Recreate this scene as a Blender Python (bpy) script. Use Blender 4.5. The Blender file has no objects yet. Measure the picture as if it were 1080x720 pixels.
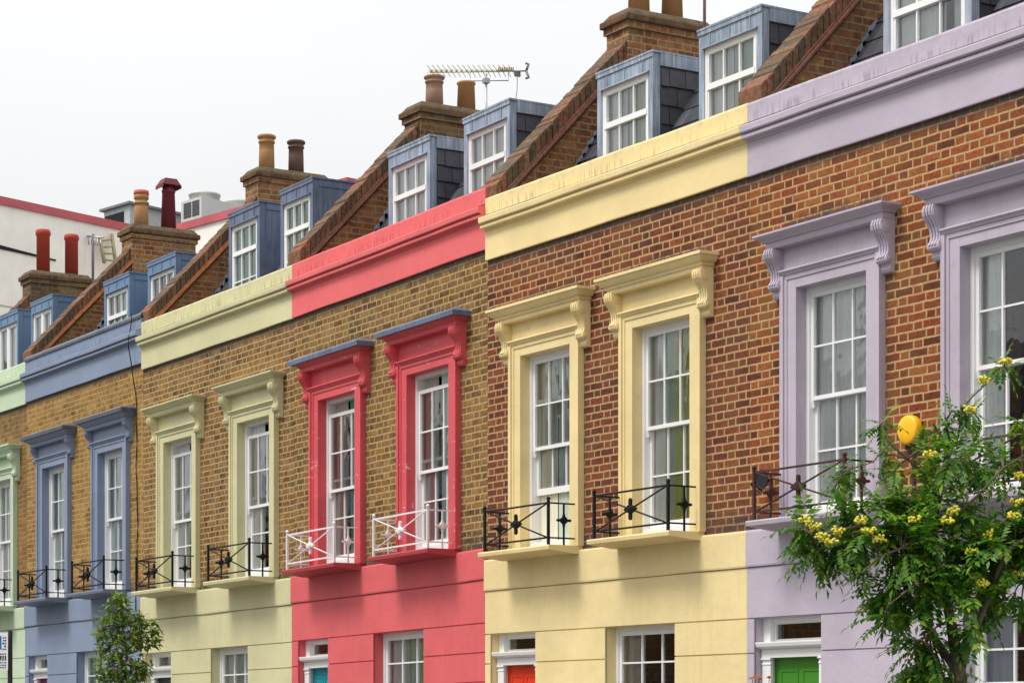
import bpy, math, random
from mathutils import Vector, Matrix, noise as mnoise

random.seed(7)
R = math.radians
scene = bpy.context.scene
COL = scene.collection
PI = math.pi

# ------------------------------------------------------------------ materials
class NT:
    def __init__(self, mat):
        self.t = mat.node_tree
        self.n = self.t.nodes
        self.l = self.t.links

    def add(self, typ, **kw):
        nd = self.n.new(typ)
        for k, v in kw.items():
            setattr(nd, k, v)
        return nd

    def put(self, sock, v):
        if v is None:
            return
        if hasattr(v, 'is_output') or isinstance(v, bpy.types.NodeSocket):
            self.l.new(v, sock)
        else:
            sock.default_value = v

    def m(self, op, a, b=None, c=None, clamp=False):
        nd = self.add('ShaderNodeMath', operation=op, use_clamp=clamp)
        self.put(nd.inputs[0], a)
        self.put(nd.inputs[1], b)
        self.put(nd.inputs[2], c)
        return nd.outputs[0]

    def mix(self, f, a, b, blend='MIX'):
        nd = self.add('ShaderNodeMix', data_type='RGBA', blend_type=blend)
        self.put(nd.inputs[0], f)
        self.put(nd.inputs[6], a if not isinstance(a, tuple) else (*a[:3], 1))
        self.put(nd.inputs[7], b if not isinstance(b, tuple) else (*b[:3], 1))
        return nd.outputs[2]

    def noise(self, vec, scale, detail=3, rough=.55, dist=0):
        nd = self.add('ShaderNodeTexNoise')
        if vec is not None:
            self.l.new(vec, nd.inputs['Vector'])
        nd.inputs['Scale'].default_value = scale
        nd.inputs['Detail'].default_value = detail
        nd.inputs['Roughness'].default_value = rough
        nd.inputs['Distortion'].default_value = dist
        return nd

    def pos(self, sx=1, sy=1, sz=1):
        g = self.add('ShaderNodeNewGeometry')
        v = self.add('ShaderNodeVectorMath', operation='MULTIPLY')
        self.l.new(g.outputs['Position'], v.inputs[0])
        v.inputs[1].default_value = (sx, sy, sz)
        return v.outputs[0]

    def rng(self, v, a, b, c=0., d=1., smooth=False):
        nd = self.add('ShaderNodeMapRange', clamp=True)
        if smooth:
            nd.interpolation_type = 'SMOOTHSTEP'
        self.put(nd.inputs[0], v)
        for i, x in enumerate((a, b, c, d)):
            nd.inputs[1 + i].default_value = x
        return nd.outputs[0]

    def ramp(self, v, stops, constant=False):
        nd = self.add('ShaderNodeValToRGB')
        cr = nd.color_ramp
        if constant:
            cr.interpolation = 'CONSTANT'
        while len(cr.elements) > 1:
            cr.elements.remove(cr.elements[-1])
        cr.elements[0].position = stops[0][0]
        cr.elements[0].color = (*stops[0][1], 1)
        for p, c in stops[1:]:
            e = cr.elements.new(p)
            e.color = (*c, 1)
        self.put(nd.inputs[0], v)
        return nd.outputs[0]

    def bump(self, h, strength, dist=.01, nrm=None):
        nd = self.add('ShaderNodeBump')
        nd.inputs['Strength'].default_value = strength
        nd.inputs['Distance'].default_value = dist
        self.put(nd.inputs['Height'], h)
        if nrm is not None:
            self.l.new(nrm, nd.inputs['Normal'])
        return nd.outputs[0]


def new_mat(name):
    m = bpy.data.materials.new(name)
    m.use_nodes = True
    nt = NT(m)
    b = nt.n['Principled BSDF']
    return m, nt, b


def lin(r, g, b):
    f = lambda c: c / 12.92 if c <= .04045 else ((c + .055) / 1.055) ** 2.4
    return (f(r / 255), f(g / 255), f(b / 255))


def paint(name, rgb, rough=.55, var=.06, streak=.0, grime=.0, bump=.12, scuff=0., spec=.35):
    """painted render or timber: broad tone drift, vertical rain streaks, specks of grime"""
    m, nt, b = new_mat(name)
    p = nt.pos()
    n1 = nt.noise(p, 1.3, 4, .6).outputs[0]
    n2 = nt.noise(p, 34, 3, .6).outputs[0]
    dark = tuple(c * (1 - var * 2.2) for c in rgb)
    lite = tuple(min(1, c * (1 + var)) for c in rgb)
    c = nt.mix(nt.rng(n1, .3, .7), dark, lite)
    c = nt.mix(nt.m('MULTIPLY', nt.rng(n2, .35, .7), .10), c, tuple(x * .75 for x in rgb))
    if streak:
        s = nt.noise(nt.pos(13, 13, .55), 1.6, 4, .65).outputs[0]
        s2 = nt.noise(nt.pos(1, 1, .6), 1.1, 2, .5).outputs[0]
        k = nt.m('MULTIPLY', nt.rng(s, .52, .72), nt.rng(s2, .42, .62))
        c = nt.mix(nt.m('MULTIPLY', k, streak), c, tuple(x * .42 + .02 for x in rgb))
    if grime:
        g = nt.noise(nt.pos(3, 3, 5), 2.2, 6, .72).outputs[0]
        c = nt.mix(nt.m('MULTIPLY', nt.rng(g, .55, .72), grime), c, (.09, .085, .07))
    if scuff:
        g = nt.noise(nt.pos(7, 7, 17), 1.0, 4, .7, .8).outputs[0]
        c = nt.mix(nt.m('MULTIPLY', nt.rng(g, .645, .675), scuff), c, (.75, .62, .62))
    nt.l.new(c, b.inputs['Base Color'])
    b.inputs['Roughness'].default_value = rough
    b.inputs['Specular IOR Level'].default_value = spec
    if bump:
        h = nt.noise(p, 9, 5, .6).outputs[0]
        h2 = nt.noise(p, 90, 2, .5).outputs[0]
        h = nt.m('ADD', h, nt.m('MULTIPLY', h2, .18))
        nt.l.new(nt.bump(h, bump, .02), b.inputs['Normal'])
    return m


def parapet_paint(name, rgb):
    """painted parapet with the fringe of little run marks along the foot of its face"""
    m, nt, b = new_mat(name)
    p = nt.pos()
    n1 = nt.noise(p, 1.1, 4, .6).outputs[0]
    c = nt.mix(nt.rng(n1, .3, .7), tuple(x * .9 for x in rgb), tuple(min(1, x * 1.05) for x in rgb))
    uv = nt.add('ShaderNodeUVMap').outputs[0]
    sep = nt.add('ShaderNodeSeparateXYZ')
    nt.l.new(uv, sep.inputs[0])
    v = sep.outputs[1]
    runs = nt.noise(nt.pos(20, 20, 1.2), 1.7, 3, .6).outputs[0]
    band = nt.m('MULTIPLY', nt.rng(v, 7.045, 7.062), nt.rng(v, 7.165, 7.10))
    hi = nt.noise(nt.pos(1, 1, 1), 2.3, 2, .5).outputs[0]
    k = nt.m('MULTIPLY', nt.m('MULTIPLY', nt.rng(runs, .50, .57), band), nt.rng(hi, .3, .5))
    c = nt.mix(nt.m('MULTIPLY', k, .52), c, tuple(x * .42 for x in rgb))
    top = nt.m('MULTIPLY', nt.rng(v, 7.12, 7.235), nt.rng(nt.noise(nt.pos(5, 5, 3), 2.1, 5, .7).outputs[0], .45, .7))
    c = nt.mix(nt.m('MULTIPLY', top, .5), c, tuple(x * .55 for x in rgb))
    crack = nt.rng(v, 7.030, 7.036)
    foot = nt.m('MULTIPLY', nt.rng(v, 7.068, 7.056), crack)
    c = nt.mix(nt.m('MULTIPLY', foot, .85), c, (.05, .045, .04))
    nt.l.new(c, b.inputs['Base Color'])
    b.inputs['Roughness'].default_value = .7
    b.inputs['Specular IOR Level'].default_value = .25
    h = nt.noise(p, 11, 5, .65).outputs[0]
    nt.l.new(nt.bump(nt.m('ADD', h, nt.m('MULTIPLY', k, .5)), .25, .02), b.inputs['Normal'])
    return m


def brick(name, stops, mortar, top_dirt=(6.49, 6.585), worn=.0, seed=0., mw=.0088, ochre=None, low=True, stain=.0, uoff=0., hoods=(), mott=.8):
    """Flemish bond: a stretcher and a header by turns, every brick its own tone"""
    m, nt, b = new_mat(name)
    uvn = nt.add('ShaderNodeUVMap').outputs[0]
    wob = nt.noise(uvn, 7, 3, .6)
    off = nt.add('ShaderNodeVectorMath', operation='SUBTRACT')
    nt.l.new(wob.outputs['Color'], off.inputs[0])
    off.inputs[1].default_value = (.5, .5, .5)
    sc = nt.add('ShaderNodeVectorMath', operation='SCALE')
    nt.l.new(off.outputs[0], sc.inputs[0])
    sc.inputs['Scale'].default_value = .016
    ad = nt.add('ShaderNodeVectorMath', operation='ADD')
    nt.l.new(uvn, ad.inputs[0])
    nt.l.new(sc.outputs[0], ad.inputs[1])
    sep = nt.add('ShaderNodeSeparateXYZ')
    nt.l.new(ad.outputs[0], sep.inputs[0])
    u, v = sep.outputs[0], sep.outputs[1]
    v = nt.m('ADD', v, 3.0)
    u = nt.m('ADD', u, 34.2 + uoff)
    C = .0755
    row = nt.m('FLOOR', nt.m('DIVIDE', v, C))
    fv = nt.m('SUBTRACT', v, nt.m('MULTIPLY', row, C))
    par = nt.m('FLOORED_MODULO', row, 2.0)
    wr = nt.add('ShaderNodeTexWhiteNoise', noise_dimensions='1D')
    nt.l.new(nt.m('ADD', row, seed), wr.inputs['W'])
    uu = nt.m('ADD', nt.m('ADD', u, nt.m('MULTIPLY', par, .17)), nt.m('MULTIPLY', wr.outputs[0], .035))
    P = .342
    k = nt.m('FLOOR', nt.m('DIVIDE', uu, P))
    fu = nt.m('SUBTRACT', uu, nt.m('MULTIPLY', k, P))
    isH = nt.m('GREATER_THAN', fu, .228)
    f2 = nt.m('SUBTRACT', fu, nt.m('MULTIPLY', isH, .228))
    wd = nt.m('SUBTRACT', .228, nt.m('MULTIPLY', isH, .114))
    du = nt.m('MINIMUM', f2, nt.m('SUBTRACT', wd, f2))
    dv = nt.m('MINIMUM', fv, nt.m('SUBTRACT', C, fv))
    d = nt.m('MINIMUM', du, dv)
    mask = nt.rng(nt.m('ADD', d, nt.m('MULTIPLY', nt.m('SUBTRACT', nt.noise(nt.pos(), 60, 3, .6).outputs[0], .5), .007)), mw * .45, mw * 1.6, smooth=True)
    idv = nt.add('ShaderNodeCombineXYZ')
    nt.l.new(nt.m('ADD', nt.m('MULTIPLY', k, 2.0), isH), idv.inputs[0])
    nt.l.new(row, idv.inputs[1])
    idv.inputs[2].default_value = seed
    wn = nt.add('ShaderNodeTexWhiteNoise', noise_dimensions='3D')
    nt.l.new(idv.outputs[0], wn.inputs['Vector'])
    big = nt.noise(nt.pos(), .9, 3, .55).outputs[0]
    val = nt.m('ADD', nt.m('MULTIPLY_ADD', wn.outputs[0], .72, .14), nt.m('MULTIPLY', nt.m('SUBTRACT', big, .5), .9), clamp=True)
    c = nt.ramp(val, stops)
    fine = nt.noise(nt.pos(), 42, 4, .7).outputs[0]
    c = nt.mix(mott, c, nt.mix(nt.rng(fine, .27, .73), (.38, .34, .33), (1.62, 1.55, 1.4)), 'MULTIPLY')
    blot = nt.noise(nt.pos(), 15, 3, .6).outputs[0]
    c = nt.mix(nt.m('MULTIPLY', nt.rng(blot, .52, .68), .55), c, nt.mix(1.0, c, (.42, .36, .40), 'MULTIPLY'))
    if worn:
        wz = nt.noise(nt.pos(), 4.5, 5, .7).outputs[0]
        mask = nt.m('MULTIPLY', mask, nt.m('SUBTRACT', 1.0, nt.m('MULTIPLY', nt.rng(wz, .42, .6), worn)))
    if ochre:
        oz = nt.noise(nt.pos(1, 1, 1.3), 1.25, 5, .65).outputs[0]
        c = nt.mix(nt.m('MULTIPLY', nt.rng(oz, .48, .68), .7), c, ochre)
    mn = nt.noise(nt.pos(), 16, 4, .65).outputs[0]
    mc = nt.mix(nt.rng(mn, .3, .75), tuple(x * .62 for x in mortar), tuple(x * 1.12 for x in mortar))
    c = nt.mix(mask, mc, c)
    sv = nt.add('ShaderNodeSeparateXYZ')
    nt.l.new(uvn, sv.inputs[0])
    z = sv.outputs[1]
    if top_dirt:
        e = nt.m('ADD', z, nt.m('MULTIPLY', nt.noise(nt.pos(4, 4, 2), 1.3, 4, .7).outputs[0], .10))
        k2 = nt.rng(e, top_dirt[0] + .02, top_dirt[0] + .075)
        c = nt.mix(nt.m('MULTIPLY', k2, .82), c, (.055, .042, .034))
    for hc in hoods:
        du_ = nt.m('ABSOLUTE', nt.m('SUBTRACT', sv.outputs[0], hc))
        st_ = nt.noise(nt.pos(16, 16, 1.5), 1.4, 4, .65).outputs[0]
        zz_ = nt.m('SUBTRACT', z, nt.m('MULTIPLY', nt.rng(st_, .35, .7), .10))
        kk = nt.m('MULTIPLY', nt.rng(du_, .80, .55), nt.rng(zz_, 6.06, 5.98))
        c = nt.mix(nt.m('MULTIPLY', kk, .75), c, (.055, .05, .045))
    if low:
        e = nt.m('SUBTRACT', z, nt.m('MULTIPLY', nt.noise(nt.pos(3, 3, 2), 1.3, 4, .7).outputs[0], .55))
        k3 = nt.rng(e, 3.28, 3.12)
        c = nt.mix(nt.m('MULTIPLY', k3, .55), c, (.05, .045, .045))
    if stain:
        g = nt.noise(nt.pos(1.2, 1.2, .8), 1.5, 6, .7).outputs[0]
        c = nt.mix(nt.m('MULTIPLY', nt.rng(g, .5, .7), stain), c, (.06, .05, .035))
    nt.l.new(c, b.inputs['Base Color'])
    b.inputs['Roughness'].default_value = .85
    b.inputs['Specular IOR Level'].default_value = .2
    h = nt.m('ADD', nt.m('MULTIPLY', mask, 1.0), nt.m('MULTIPLY', fine, .5))
    nt.l.new(nt.bump(h, .55, .008), b.inputs['Normal'])
    return m


def per_island(name, stops, rough=.7, mul=.5, scale=22, moss=None, bump=.4, spec=.3, tl=0.):
    """each slate, tile or leaf of the mesh takes its own tone"""
    m, nt, b = new_mat(name)
    g = nt.add('ShaderNodeNewGeometry')
    c = nt.ramp(g.outputs['Random Per Island'], stops)
    n = nt.noise(nt.pos(), scale, 4, .65).outputs[0]
    c = nt.mix(mul, c, nt.mix(nt.rng(n, .28, .72), (.42, .42, .42), (1.5, 1.5, 1.5)), 'MULTIPLY')
    if moss:
        k = nt.noise(nt.pos(), 5.5, 5, .7).outputs[0]
        c = nt.mix(nt.m('MULTIPLY', nt.rng(k, .5, .66), .8), c, moss)
    nt.l.new(c, b.inputs['Base Color'])
    b.inputs['Roughness'].default_value = rough
    b.inputs['Specular IOR Level'].default_value = spec
    if bump:
        nt.l.new(nt.bump(n, bump, .01), b.inputs['Normal'])
    if tl:
        out = nt.n['Material Output']
        t = nt.add('ShaderNodeBsdfTranslucent')
        nt.l.new(nt.mix(1.0, c, (1.5, 1.7, .5), 'MULTIPLY'), t.inputs[0])
        mx = nt.add('ShaderNodeMixShader')
        mx.inputs[0].default_value = tl
        nt.l.new(b.outputs[0], mx.inputs[1])
        nt.l.new(t.outputs[0], mx.inputs[2])
        nt.l.new(mx.outputs[0], out.inputs['Surface'])
    return m


def lead(name, rgb, pale, amount=.6):
    """lead or zinc sheet with pale vertical run-off streaks"""
    m, nt, b = new_mat(name)
    s = nt.noise(nt.pos(17, 17, 1.1), 1.5, 5, .7).outputs[0]
    s2 = nt.noise(nt.pos(), 3.0, 4, .6).outputs[0]
    c = nt.mix(nt.rng(s2, .3, .7), tuple(x * .72 for x in rgb), tuple(x * 1.15 for x in rgb))
    c = nt.mix(nt.m('MULTIPLY', nt.rng(s, .48, .68), amount), c, pale)
    nt.l.new(c, b.inputs['Base Color'])
    b.inputs['Roughness'].default_value = .5
    b.inputs['Metallic'].default_value = .15
    nt.l.new(nt.bump(s2, .25, .015), b.inputs['Normal'])
    return m


def plain(name, rgb, rough=.5, metal=0., var=.12, scale=14, spec=.4):
    m, nt, b = new_mat(name)
    n = nt.noise(nt.pos(), scale, 4, .6).outputs[0]
    c = nt.mix(nt.rng(n, .3, .7), tuple(x * (1 - var) for x in rgb), tuple(min(1, x * (1 + var)) for x in rgb))
    nt.l.new(c, b.inputs['Base Color'])
    b.inputs['Roughness'].default_value = rough
    b.inputs['Metallic'].default_value = metal
    b.inputs['Specular IOR Level'].default_value = spec
    return m


def glass_mat():
    m, nt, b = new_mat('window_glass')
    nt.n.remove(b)
    out = nt.n['Material Output']
    t = nt.add('ShaderNodeBsdfTransparent')
    t.inputs[0].default_value = (.95, .98, .965, 1)
    g = nt.add('ShaderNodeBsdfGlossy')
    g.inputs['Roughness'].default_value = .03
    g.inputs['Color'].default_value = (.95, .97, 1, 1)
    n = nt.noise(nt.pos(), 3.2, 2, .5).outputs[0]
    bn = nt.bump(n, .6, .008)
    nt.l.new(bn, g.inputs['Normal'])
    f = nt.add('ShaderNodeFresnel')
    f.inputs[0].default_value = 1.55
    k = nt.m('MULTIPLY', f.outputs[0], 1.95, clamp=True)
    mx = nt.add('ShaderNodeMixShader')
    nt.l.new(k, mx.inputs[0])
    nt.l.new(t.outputs[0], mx.inputs[1])
    nt.l.new(g.outputs[0], mx.inputs[2])
    nt.l.new(mx.outputs[0], out.inputs['Surface'])
    return m


def cloth(name, rgb, tl=.35):
    m, nt, b = new_mat(name)
    n = nt.noise(nt.pos(30, 30, 2), 1.5, 3, .6).outputs[0]
    c = nt.mix(nt.rng(n, .3, .7), tuple(x * .8 for x in rgb), rgb)
    out = nt.n['Material Output']
    nt.l.new(c, b.inputs['Base Color'])
    b.inputs['Roughness'].default_value = .9
    b.inputs['Specular IOR Level'].default_value = .1
    t = nt.add('ShaderNodeBsdfTranslucent')
    nt.l.new(c, t.inputs[0])
    mx = nt.add('ShaderNodeMixShader')
    mx.inputs[0].default_value = tl
    nt.l.new(b.outputs[0], mx.inputs[1])
    nt.l.new(t.outputs[0], mx.inputs[2])
    nt.l.new(mx.outputs[0], out.inputs['Surface'])
    return m


M = {}
M['white'] = paint('white_gloss_paint', (.80, .80, .79), rough=.35, var=.04, bump=.05, spec=.5)
M['oldwhite'] = paint('weathered_white_paint', (.72, .71, .68), rough=.45, var=.08, streak=.2, bump=.08)
M['glass'] = glass_mat()
M['iron_black'] = plain('black_iron', (.009, .009, .010), .6, 0, .3, 20, .2)
M['iron_brown'] = plain('rusty_brown_iron', (.060, .026, .022), .7, 0, .4, 30, .2)
M['iron_white'] = plain('white_painted_iron', (.74, .71, .72), .45, 0, .1, 24, .5)
M['room'] = plain('dim_room', (.16, .145, .13), .9)
M['pot_buff'] = paint('buff_terracotta', (.47, .25, .10), rough=.8, var=.12, streak=.35, bump=.15)
M['pot_pink'] = paint('pinkish_terracotta', (.40, .235, .16), rough=.85, var=.12, streak=.35, grime=.2, bump=.15)
M['pot_brown'] = paint('sooty_brown_terracotta', (.15, .085, .065), rough=.8, var=.18, streak=.4, bump=.15)
M['pot_red'] = paint('red_terracotta', (.42, .05, .028), rough=.7, var=.12, streak=.4, bump=.12)
M['pot_maroon'] = paint('maroon_terracotta', (.19, .025, .035), rough=.6, var=.12, streak=.35, bump=.12)
M['pot_rim'] = plain('orange_red_rim', (.50, .09, .05), .7)
M['slate'] = per_island('dark_slate', [(0, (.035, .038, .046)), (.45, (.055, .058, .072)), (.75, (.06, .052, .066)), (1, (.085, .09, .10))], rough=.45, mul=.45, scale=9, bump=.3, spec=.5)
M['coping'] = per_island('old_coping_brick', [(0, (.085, .052, .032)), (.3, (.15, .075, .042)), (.55, (.21, .092, .05)), (.8, (.165, .10, .055)), (1, (.08, .058, .04))], rough=.9, mul=.95, scale=19, moss=(.085, .070, .040), bump=.8)
M['creasing'] = per_island('clay_creasing_tile', [(0, (.15, .066, .045)), (.5, (.20, .083, .055)), (1, (.16, .08, .06))], rough=.85, mul=.6, scale=18, bump=.4)
M['creasing_orange'] = per_island('orange_creasing_tile', [(0, (.34, .13, .05)), (.5, (.42, .17, .06)), (1, (.30, .11, .05))], rough=.85, mul=.5, scale=18, bump=.4)
M['lead_blue'] = lead('blue_grey_lead', (.24, .30, .39), (.58, .62, .66), .7)
M['lead_grey'] = lead('grey_lead', (.29, .33, .39), (.56, .59, .62), .6)
M['lead_green'] = lead('slate_blue_metal', (.125, .16, .25), (.30, .35, .44), .35)
M['blue_ply'] = paint('bright_blue_painted_board', (.13, .215, .335), rough=.5, var=.10, streak=.45, bump=.1)
M['flash_dark'] = lead('dark_lead', (.085, .10, .125), (.22, .25, .29), .4)
M['flat_roof'] = plain('grey_felt', (.12, .12, .125), .9)
M['mortar_cap'] = per_island('mossy_mortar', [(0, (.10, .075, .045)), (1, (.13, .085, .05))], rough=.95, mul=1.0, scale=16, moss=(.105, .085, .03), bump=.9)

RED_STOPS = [(0, (.055, .021, .014)), (.14, (.098, .030, .016)), (.32, (.165, .042, .018)), (.55, (.23, .058, .021)), (.75, (.27, .080, .026)), (.92, (.29, .118, .034)), (1, (.16, .055, .028))]
RED2_STOPS = [(0, (.050, .020, .015)), (.18, (.092, .030, .019)), (.42, (.14, .040, .022)), (.68, (.185, .052, .025)), (.9, (.21, .074, .028)), (1, (.22, .10, .035))]
STOCK_STOPS = [(0, (.060, .030, .012)), (.25, (.10, .048, .016)), (.5, (.155, .075, .022)), (.75, (.21, .108, .030)), (.92, (.26, .142, .036)), (1, (.16, .06, .022))]
STOCK2_STOPS = [(0, (.10, .052, .016)), (.3, (.17, .088, .024)), (.6, (.25, .132, .034)), (.85, (.32, .18, .045)), (1, (.22, .10, .03))]
CHIM_STOPS = [(0, (.085, .036, .022)), (.3, (.17, .060, .026)), (.6, (.26, .088, .034)), (.85, (.31, .135, .045)), (1, (.12, .05, .03))]

MORT = (.50, .36, .20)
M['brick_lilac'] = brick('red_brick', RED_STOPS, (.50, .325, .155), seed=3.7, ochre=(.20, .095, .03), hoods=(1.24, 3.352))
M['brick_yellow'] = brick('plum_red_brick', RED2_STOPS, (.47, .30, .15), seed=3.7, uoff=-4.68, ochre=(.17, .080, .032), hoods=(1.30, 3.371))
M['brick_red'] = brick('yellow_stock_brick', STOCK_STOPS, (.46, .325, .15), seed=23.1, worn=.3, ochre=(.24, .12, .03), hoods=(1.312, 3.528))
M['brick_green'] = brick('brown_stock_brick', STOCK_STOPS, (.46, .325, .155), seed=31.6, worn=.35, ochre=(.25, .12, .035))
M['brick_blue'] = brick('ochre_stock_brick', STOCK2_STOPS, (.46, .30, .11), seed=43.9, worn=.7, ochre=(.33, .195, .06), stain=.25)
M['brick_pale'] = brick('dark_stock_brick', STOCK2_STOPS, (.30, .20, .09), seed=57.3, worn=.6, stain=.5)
M['brick_gable'] = brick('gable_brick', CHIM_STOPS, (.33, .22, .12), seed=71.3, top_dirt=None, low=False, worn=.4, stain=.5)
M['brick_stack'] = brick('chimney_brick', CHIM_STOPS, (.36, .26, .14), seed=83.3, top_dirt=None, low=False, worn=.4, stain=.35)
M['brick_stack_dark'] = brick('sooty_chimney_brick', [(0, (.05, .032, .02)), (.4, (.12, .065, .03)), (.8, (.2, .115, .045)), (1, (.26, .16, .06))], (.22, .16, .09), seed=91.3, top_dirt=None, low=False, worn=.4, stain=.6)

M['brick_cap'] = brick('mossy_cap_brick', [(0, (.06, .035, .02)), (.5, (.13, .06, .032)), (1, (.18, .09, .045))], (.16, .11, .065), seed=97.3, top_dirt=None, low=False, worn=.6, stain=.6)

# ------------------------------------------------------------------ mesh building
class MB:
    """collects shapes in house coordinates: x along the street, y into the house, z up"""
    def __init__(self):
        self.v = []
        self.f = []
        self.uv = []
        self.sm = []

    def poly(self, pts, smooth=False):
        i = len(self.v)
        self.v += [tuple(p) for p in pts]
        self.f.append(tuple(range(i, i + len(pts))))
        self.sm.append(smooth)

    def box(self, x0, x1, y0, y1, z0, z1):
        i = len(self.v)
        self.v += [(x0, y0, z0), (x1, y0, z0), (x1, y1, z0), (x0, y1, z0), (x0, y0, z1), (x1, y0, z1), (x1, y1, z1), (x0, y1, z1)]
        for q in ((0, 3, 2, 1), (4, 5, 6, 7), (0, 1, 5, 4), (1, 2, 6, 5), (2, 3, 7, 6), (3, 0, 4, 7)):
            self.f.append(tuple(i + a for a in q))
            self.sm.append(False)
        return self

    def hexa(self, p):
        """eight corners in box order"""
        i = len(self.v)
        self.v += [tuple(a) for a in p]
        for q in ((0, 3, 2, 1), (4, 5, 6, 7), (0, 1, 5, 4), (1, 2, 6, 5), (2, 3, 7, 6), (3, 0, 4, 7)):
            self.f.append(tuple(i + a for a in q))
            self.sm.append(False)
        return self

    def extrude_x(self, prof, x0, x1, smooth=False):
        """prof: list of (y, z), closed"""
        i = len(self.v)
        n = len(prof)
        self.v += [(x0, y, z) for y, z in prof] + [(x1, y, z) for y, z in prof]
        for a in range(n):
            b = (a + 1) % n
            self.f.append((i + a, i + b, i + n + b, i + n + a))
            self.sm.append(smooth)
        self.f.append(tuple(i + n - 1 - a for a in range(n)))
        self.sm.append(False)
        self.f.append(tuple(i + n + a for a in range(n)))
        self.sm.append(False)
        return self

    def wavy(self, prof, x0, x1, amp):
        """like extrude_x, but the old plaster edge wanders a few millimetres along the way"""
        n = len(prof)
        seg = 20
        i = len(self.v)
        sd = random.uniform(0, 50)
        for k in range(seg + 1):
            x = x0 + (x1 - x0) * k / seg
            dz = amp * mnoise.noise(Vector((x * 1.1 + sd, sd, 0))) * 1.6
            dy = amp * .5 * mnoise.noise(Vector((x * 1.4, sd, 7)))
            self.v += [(x, y + dy, z + dz) for y, z in prof]
        for k in range(seg):
            for a in range(n):
                b = (a + 1) % n
                self.f.append((i + k * n + a, i + k * n + b, i + (k + 1) * n + b, i + (k + 1) * n + a))
                self.sm.append(False)
        self.f.append(tuple(i + n - 1 - a for a in range(n)))
        self.sm.append(False)
        self.f.append(tuple(i + seg * n + a for a in range(n)))
        self.sm.append(False)
        return self

    def extrude_y(self, prof, y0, y1):
        """prof: list of (x, z), closed"""
        i = len(self.v)
        n = len(prof)
        self.v += [(x, y0, z) for x, z in prof] + [(x, y1, z) for x, z in prof]
        for a in range(n):
            b = (a + 1) % n
            self.f.append((i + a, i + b, i + n + b, i + n + a))
            self.sm.append(False)
        self.f.append(tuple(i + n - 1 - a for a in range(n)))
        self.sm.append(False)
        self.f.append(tuple(i + n + a for a in range(n)))
        self.sm.append(False)
        return self

    def mitred(self, prof, x0, x1):
        """a moulding run round the front and both returns of a hood; prof = (projection, z) from the wall out;
        projections are added to both ends too"""
        rings = []
        for d, z in prof:
            rings.append([(x0 - d, 0, z), (x0 - d, -d, z), (x1 + d, -d, z), (x1 + d, 0, z)])
        i = len(self.v)
        for r in rings:
            self.v += r
        for a in range(len(prof) - 1):
            for c in range(3):
                p = i + a * 4 + c
                self.f.append((p, p + 1, p + 5, p + 4))
                self.sm.append(False)
        self.f.append((i + 3, i + 2, i + 1, i))
        self.sm.append(False)
        j = i + (len(prof) - 1) * 4
        self.f.append((j, j + 1, j + 2, j + 3))
        self.sm.append(False)
        return self

    def tube(self, pts, r, n=6, cap=True, smooth=True):
        pts = [Vector(p) for p in pts]
        rs = r if isinstance(r, (list, tuple)) else [r] * len(pts)
        i = len(self.v)
        up = Vector((0, 0, 1))
        for k, p in enumerate(pts):
            a = pts[max(0, k - 1)]
            b = pts[min(len(pts) - 1, k + 1)]
            t = (b - a).normalized() if (b - a).length > 1e-9 else up
            s = t.cross(up)
            if s.length < 1e-3:
                s = t.cross(Vector((1, 0, 0)))
            s.normalize()
            w = s.cross(t)
            for j in range(n):
                an = 2 * PI * j / n
                q = p + (s * math.cos(an) + w * math.sin(an)) * rs[k]
                self.v.append(tuple(q))
        for k in range(len(pts) - 1):
            for j in range(n):
                j2 = (j + 1) % n
                self.f.append((i + k * n + j, i + k * n + j2, i + (k + 1) * n + j2, i + (k + 1) * n + j))
                self.sm.append(smooth)
        if cap:
            self.f.append(tuple(i + n - 1 - j for j in range(n)))
            self.sm.append(False)
            self.f.append(tuple(i + (len(pts) - 1) * n + j for j in range(n)))
            self.sm.append(False)
        return self

    def lathe(self, prof, cx, cy, n=16, axis='z', smooth=True):
        """prof: (radius, height) pairs"""
        i = len(self.v)
        for r, h in prof:
            for j in range(n):
                a = 2 * PI * j / n
                if axis == 'z':
                    self.v.append((cx + r * math.cos(a), cy + r * math.sin(a), h))
                elif axis == 'x':
                    self.v.append((h, cx + r * math.cos(a), cy + r * math.sin(a)))
                else:
                    self.v.append((cx + r * math.cos(a), h, cy + r * math.sin(a)))
        for k in range(len(prof) - 1):
            for j in range(n):
                j2 = (j + 1) % n
                self.f.append((i + k * n + j, i + k * n + j2, i + (k + 1) * n + j2, i + (k + 1) * n + j))
                self.sm.append(smooth)
        self.f.append(tuple(i + n - 1 - j for j in range(n)))
        self.sm.append(False)
        self.f.append(tuple(i + (len(prof) - 1) * n + j for j in range(n)))
        self.sm.append(False)
        return self

    def ball(self, c, r, n=8, m=6, sx=1, sy=1, sz=1):
        i = len(self.v)
        self.v.append((c[0], c[1], c[2] - r * sz))
        for k in range(1, m):
            t = -PI / 2 + PI * k / m
            for j in range(n):
                a = 2 * PI * j / n
                self.v.append((c[0] + r * sx * math.cos(t) * math.cos(a), c[1] + r * sy * math.cos(t) * math.sin(a), c[2] + r * sz * math.sin(t)))
        self.v.append((c[0], c[1], c[2] + r * sz))
        top = len(self.v) - 1
        for j in range(n):
            j2 = (j + 1) % n
            self.f.append((i, i + 1 + j2, i + 1 + j))
            self.sm.append(True)
            self.f.append((top, i + 1 + (m - 2) * n + j, i + 1 + (m - 2) * n + j2))
            self.sm.append(True)
        for k in range(m - 2):
            for j in range(n):
                j2 = (j + 1) % n
                a = i + 1 + k * n
                self.f.append((a + j, a + j2, a + n + j2, a + n + j))
                self.sm.append(True)
        return self

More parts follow.
